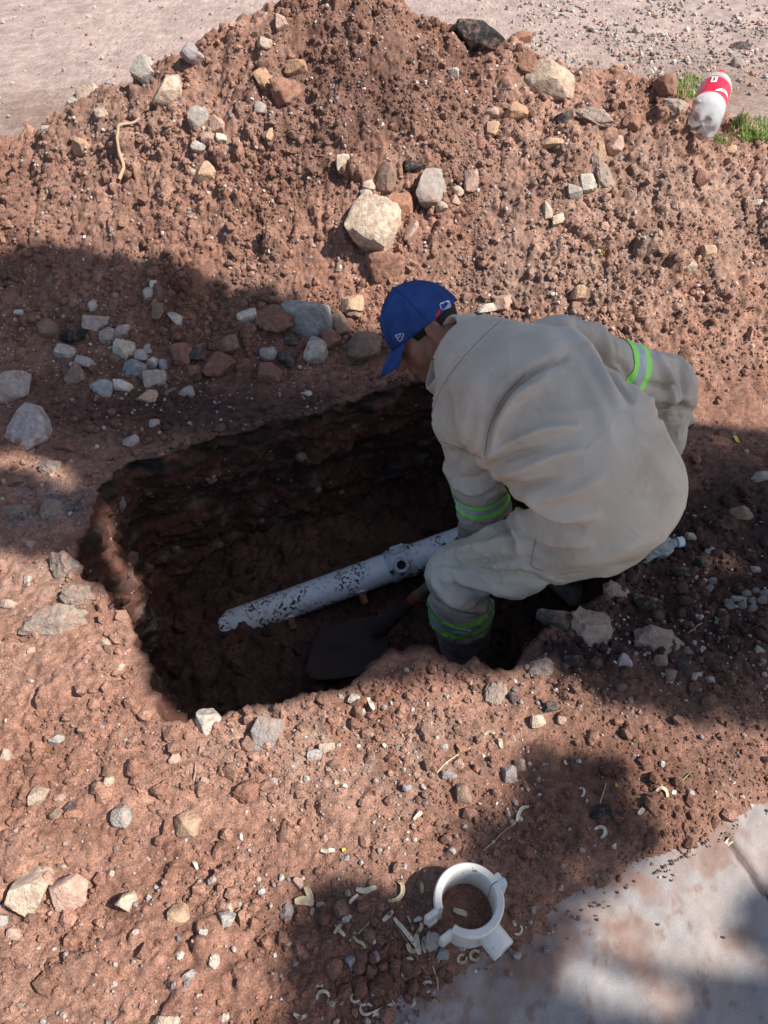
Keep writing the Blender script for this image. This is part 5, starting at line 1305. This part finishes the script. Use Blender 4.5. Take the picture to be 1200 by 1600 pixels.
        bo = obj('boot', mk_mesh('boot', Vb2, Fb2, None, True), mbt, root)
    return root
person()
#@@P2
#@@T1
# ------------------------------------------------------------------ unseen leaf canopy added out of frame, shaped to throw the outlined shade
SH_IN = [  # shaded areas of the ground as pixel outlines
 [(-90,405),(60,398),(170,408),(290,428),(360,462),(430,468),(500,520),(600,530),(700,520),(830,570),(960,620),(1050,672),(1110,690),(1320,700),(1320,1190),(1200,1146),(1050,1108),(900,1082),(850,1050),(790,1040),(600,1055),(420,1098),(240,1075),(240,1040),(215,960),(140,892),(60,858),(-90,850)],
 [(425,1640),(450,1560),(470,1500),(452,1470),(480,1420),(462,1396),(540,1392),(600,1400),(640,1445),(662,1432),(682,1392),(720,1368),(750,1345),(738,1320),(760,1280),(795,1235),(830,1185),(900,1180),(960,1200),(975,1250),(950,1285),(1010,1330),(960,1370),(900,1420),(870,1470),(850,1530),(880,1560),(930,1580),(990,1598),(1050,1575),(1100,1550),(1200,1555),(1290,1560),(1290,1700),(425,1700)],
 [(1150,1395),(1185,1375),(1290,1370),(1290,1510),(1200,1500),(1165,1470),(1150,1440)]]
SH_OUT = [[(-90,700),(40,694),(110,735),(140,762),(125,776),(60,752),(-90,728)],
 [(150,778),(205,772),(335,838),(360,905),(315,912),(270,872),(160,818)],
 [(1050,862),(1110,868),(1170,900),(1135,912),(1090,895)]]
def cast_mask(px, py):
    m = np.zeros(px.shape, bool)
    for P in SH_IN: m |= in_poly(px, py, P)
    for P in SH_OUT: m &= ~in_poly(px, py, P)
    return m
def added_canopy():
    m, nt, b = newmat('canopy_leaf'); b.inputs['Base Color'].default_value = (.06, .10, .03, 1); b.inputs['Roughness'].default_value = .6
    ZP = 4.0; n = 60000
    cx = rng.uniform(.6, 5.6, n); cy = rng.uniform(-2.4, 2.6, n); Q = np.c_[cx, cy, np.full(n, ZP)]
    lo_ = np.zeros(n); hi = np.full(n, ZP/SUN[2]+.3)           # follow the sunbeam down to the soil
    for s in np.linspace(3.6/SUN[2]-.2, ZP/SUN[2]+.1, 40):
        P = Q-SUN*s; bel = (P[:, 2] < base_h(P[:, 0], P[:, 1])) & (hi > s); hi[bel & (hi >= ZP/SUN[2]+.2)] = s
    P = Q-SUN*np.minimum(hi, ZP/SUN[2])[:, None]
    u, v, z = pix(P); jit = 5; u = u+rng.normal(0, jit, n); v = v+rng.normal(0, jit, n)
    infr = (P[:, 1] > .1)
    m_ = cast_mask(u, v) & infr  # keeps only leaves whose shadow lands inside the outlines
    extra = (P[:, 1] <= .16) & (P[:, 1] > -1.6) & (rng.uniform(size=n) < .12) & (np.abs(P[:, 0]-.4) < 1.5)
    Q = Q[m_ | extra]; k = len(Q)
    Q = Q+SUN[None]*rng.uniform(-.9, 1.3, k)[:, None]
    R = rotmats(k); L = rng.uniform(.035, .055, k); leaf = np.array([[-1, 0, 0], [-.3, .42, .08], [.5, .34, .05], [1.1, 0, -.1], [.5, -.34, .05], [-.3, -.42, .08]])
    # leaves lie roughly across the light, to block it
    S3 = SUN; a1 = np.cross(S3, [0, 0, 1.]); a1 /= np.linalg.norm(a1); a2 = np.cross(S3, a1); th = rng.uniform(0, 2*math.pi, k); nr = rng.normal(0, .35, (k, 3))
    e1_ = a1[None]*np.cos(th)[:, None]+a2[None]*np.sin(th)[:, None]+nr*.6; e1_ /= np.linalg.norm(e1_, axis=1)[:, None]
    e3 = S3[None]+nr; e3 -= e1_*np.sum(e3*e1_, 1)[:, None]; e3 /= np.linalg.norm(e3, axis=1)[:, None]; e2_ = np.cross(e3, e1_)
    V = Q[:, None, :]+(leaf[None, :, 0:1]*e1_[:, None]+leaf[None, :, 1:2]*e2_[:, None]+leaf[None, :, 2:3]*e3[:, None])*L[:, None, None]
    F = np.array([[0, 1, 2, 3], [0, 3, 4, 5]]); F = (F[None]+(np.arange(k)*6)[:, None, None]).reshape(-1, 4)
    root = empty('added_canopy', (6.6, .5, 0)); tag(root, 'unseen foliage added on the right, its leaves shaped to shade the pit', 'added_canopy')  # added out of view only to cast the outlined shade
    child(obj('crown', mk_mesh('crown', V.reshape(-1, 3), F, None, False), m), root)
    bark = plain('bark', (.16, .11, .08), .9, .2, ((30, .8, .02),), (12, .7, 1.2))
    child(tube('trunk', [(6.6, .5, -.2), (6.62, .5, 1.2), (6.5, .45, 2.4), (6.45, .4, 3.6), (6.3, .4, 4.9)], [.22, .17, .15, .12, .08], bark, None, 16), root)
    child(tube('branch', [(4.4, -.68, 4.2), (3.9, -.66, 4.3), (3.5, -.52, 4.25)], [.02, .015, .008], bark, None, 8), root)
    for e in ((4.6, .35, 4.1), (3.9, .5, 4.3), (2.7, 1.0, 4.4), (3.3, .7, 4.2), (4.4, -.68, 4.2), (5.2, .9, 4.5)):
        s = Vector((6.45, .4, 3.4)); e = Vector(e); md = s.lerp(e, .5)+Vector((0, 0, .25)); child(tube('branch', [s, s.lerp(md, .5)+Vector((.05, 0, .1)), md, md.lerp(e, .5), e], [.07, .05, .035, .022, .012], bark, None, 10), root)
    print('LEAVES', k)
added_canopy()
#@@T2
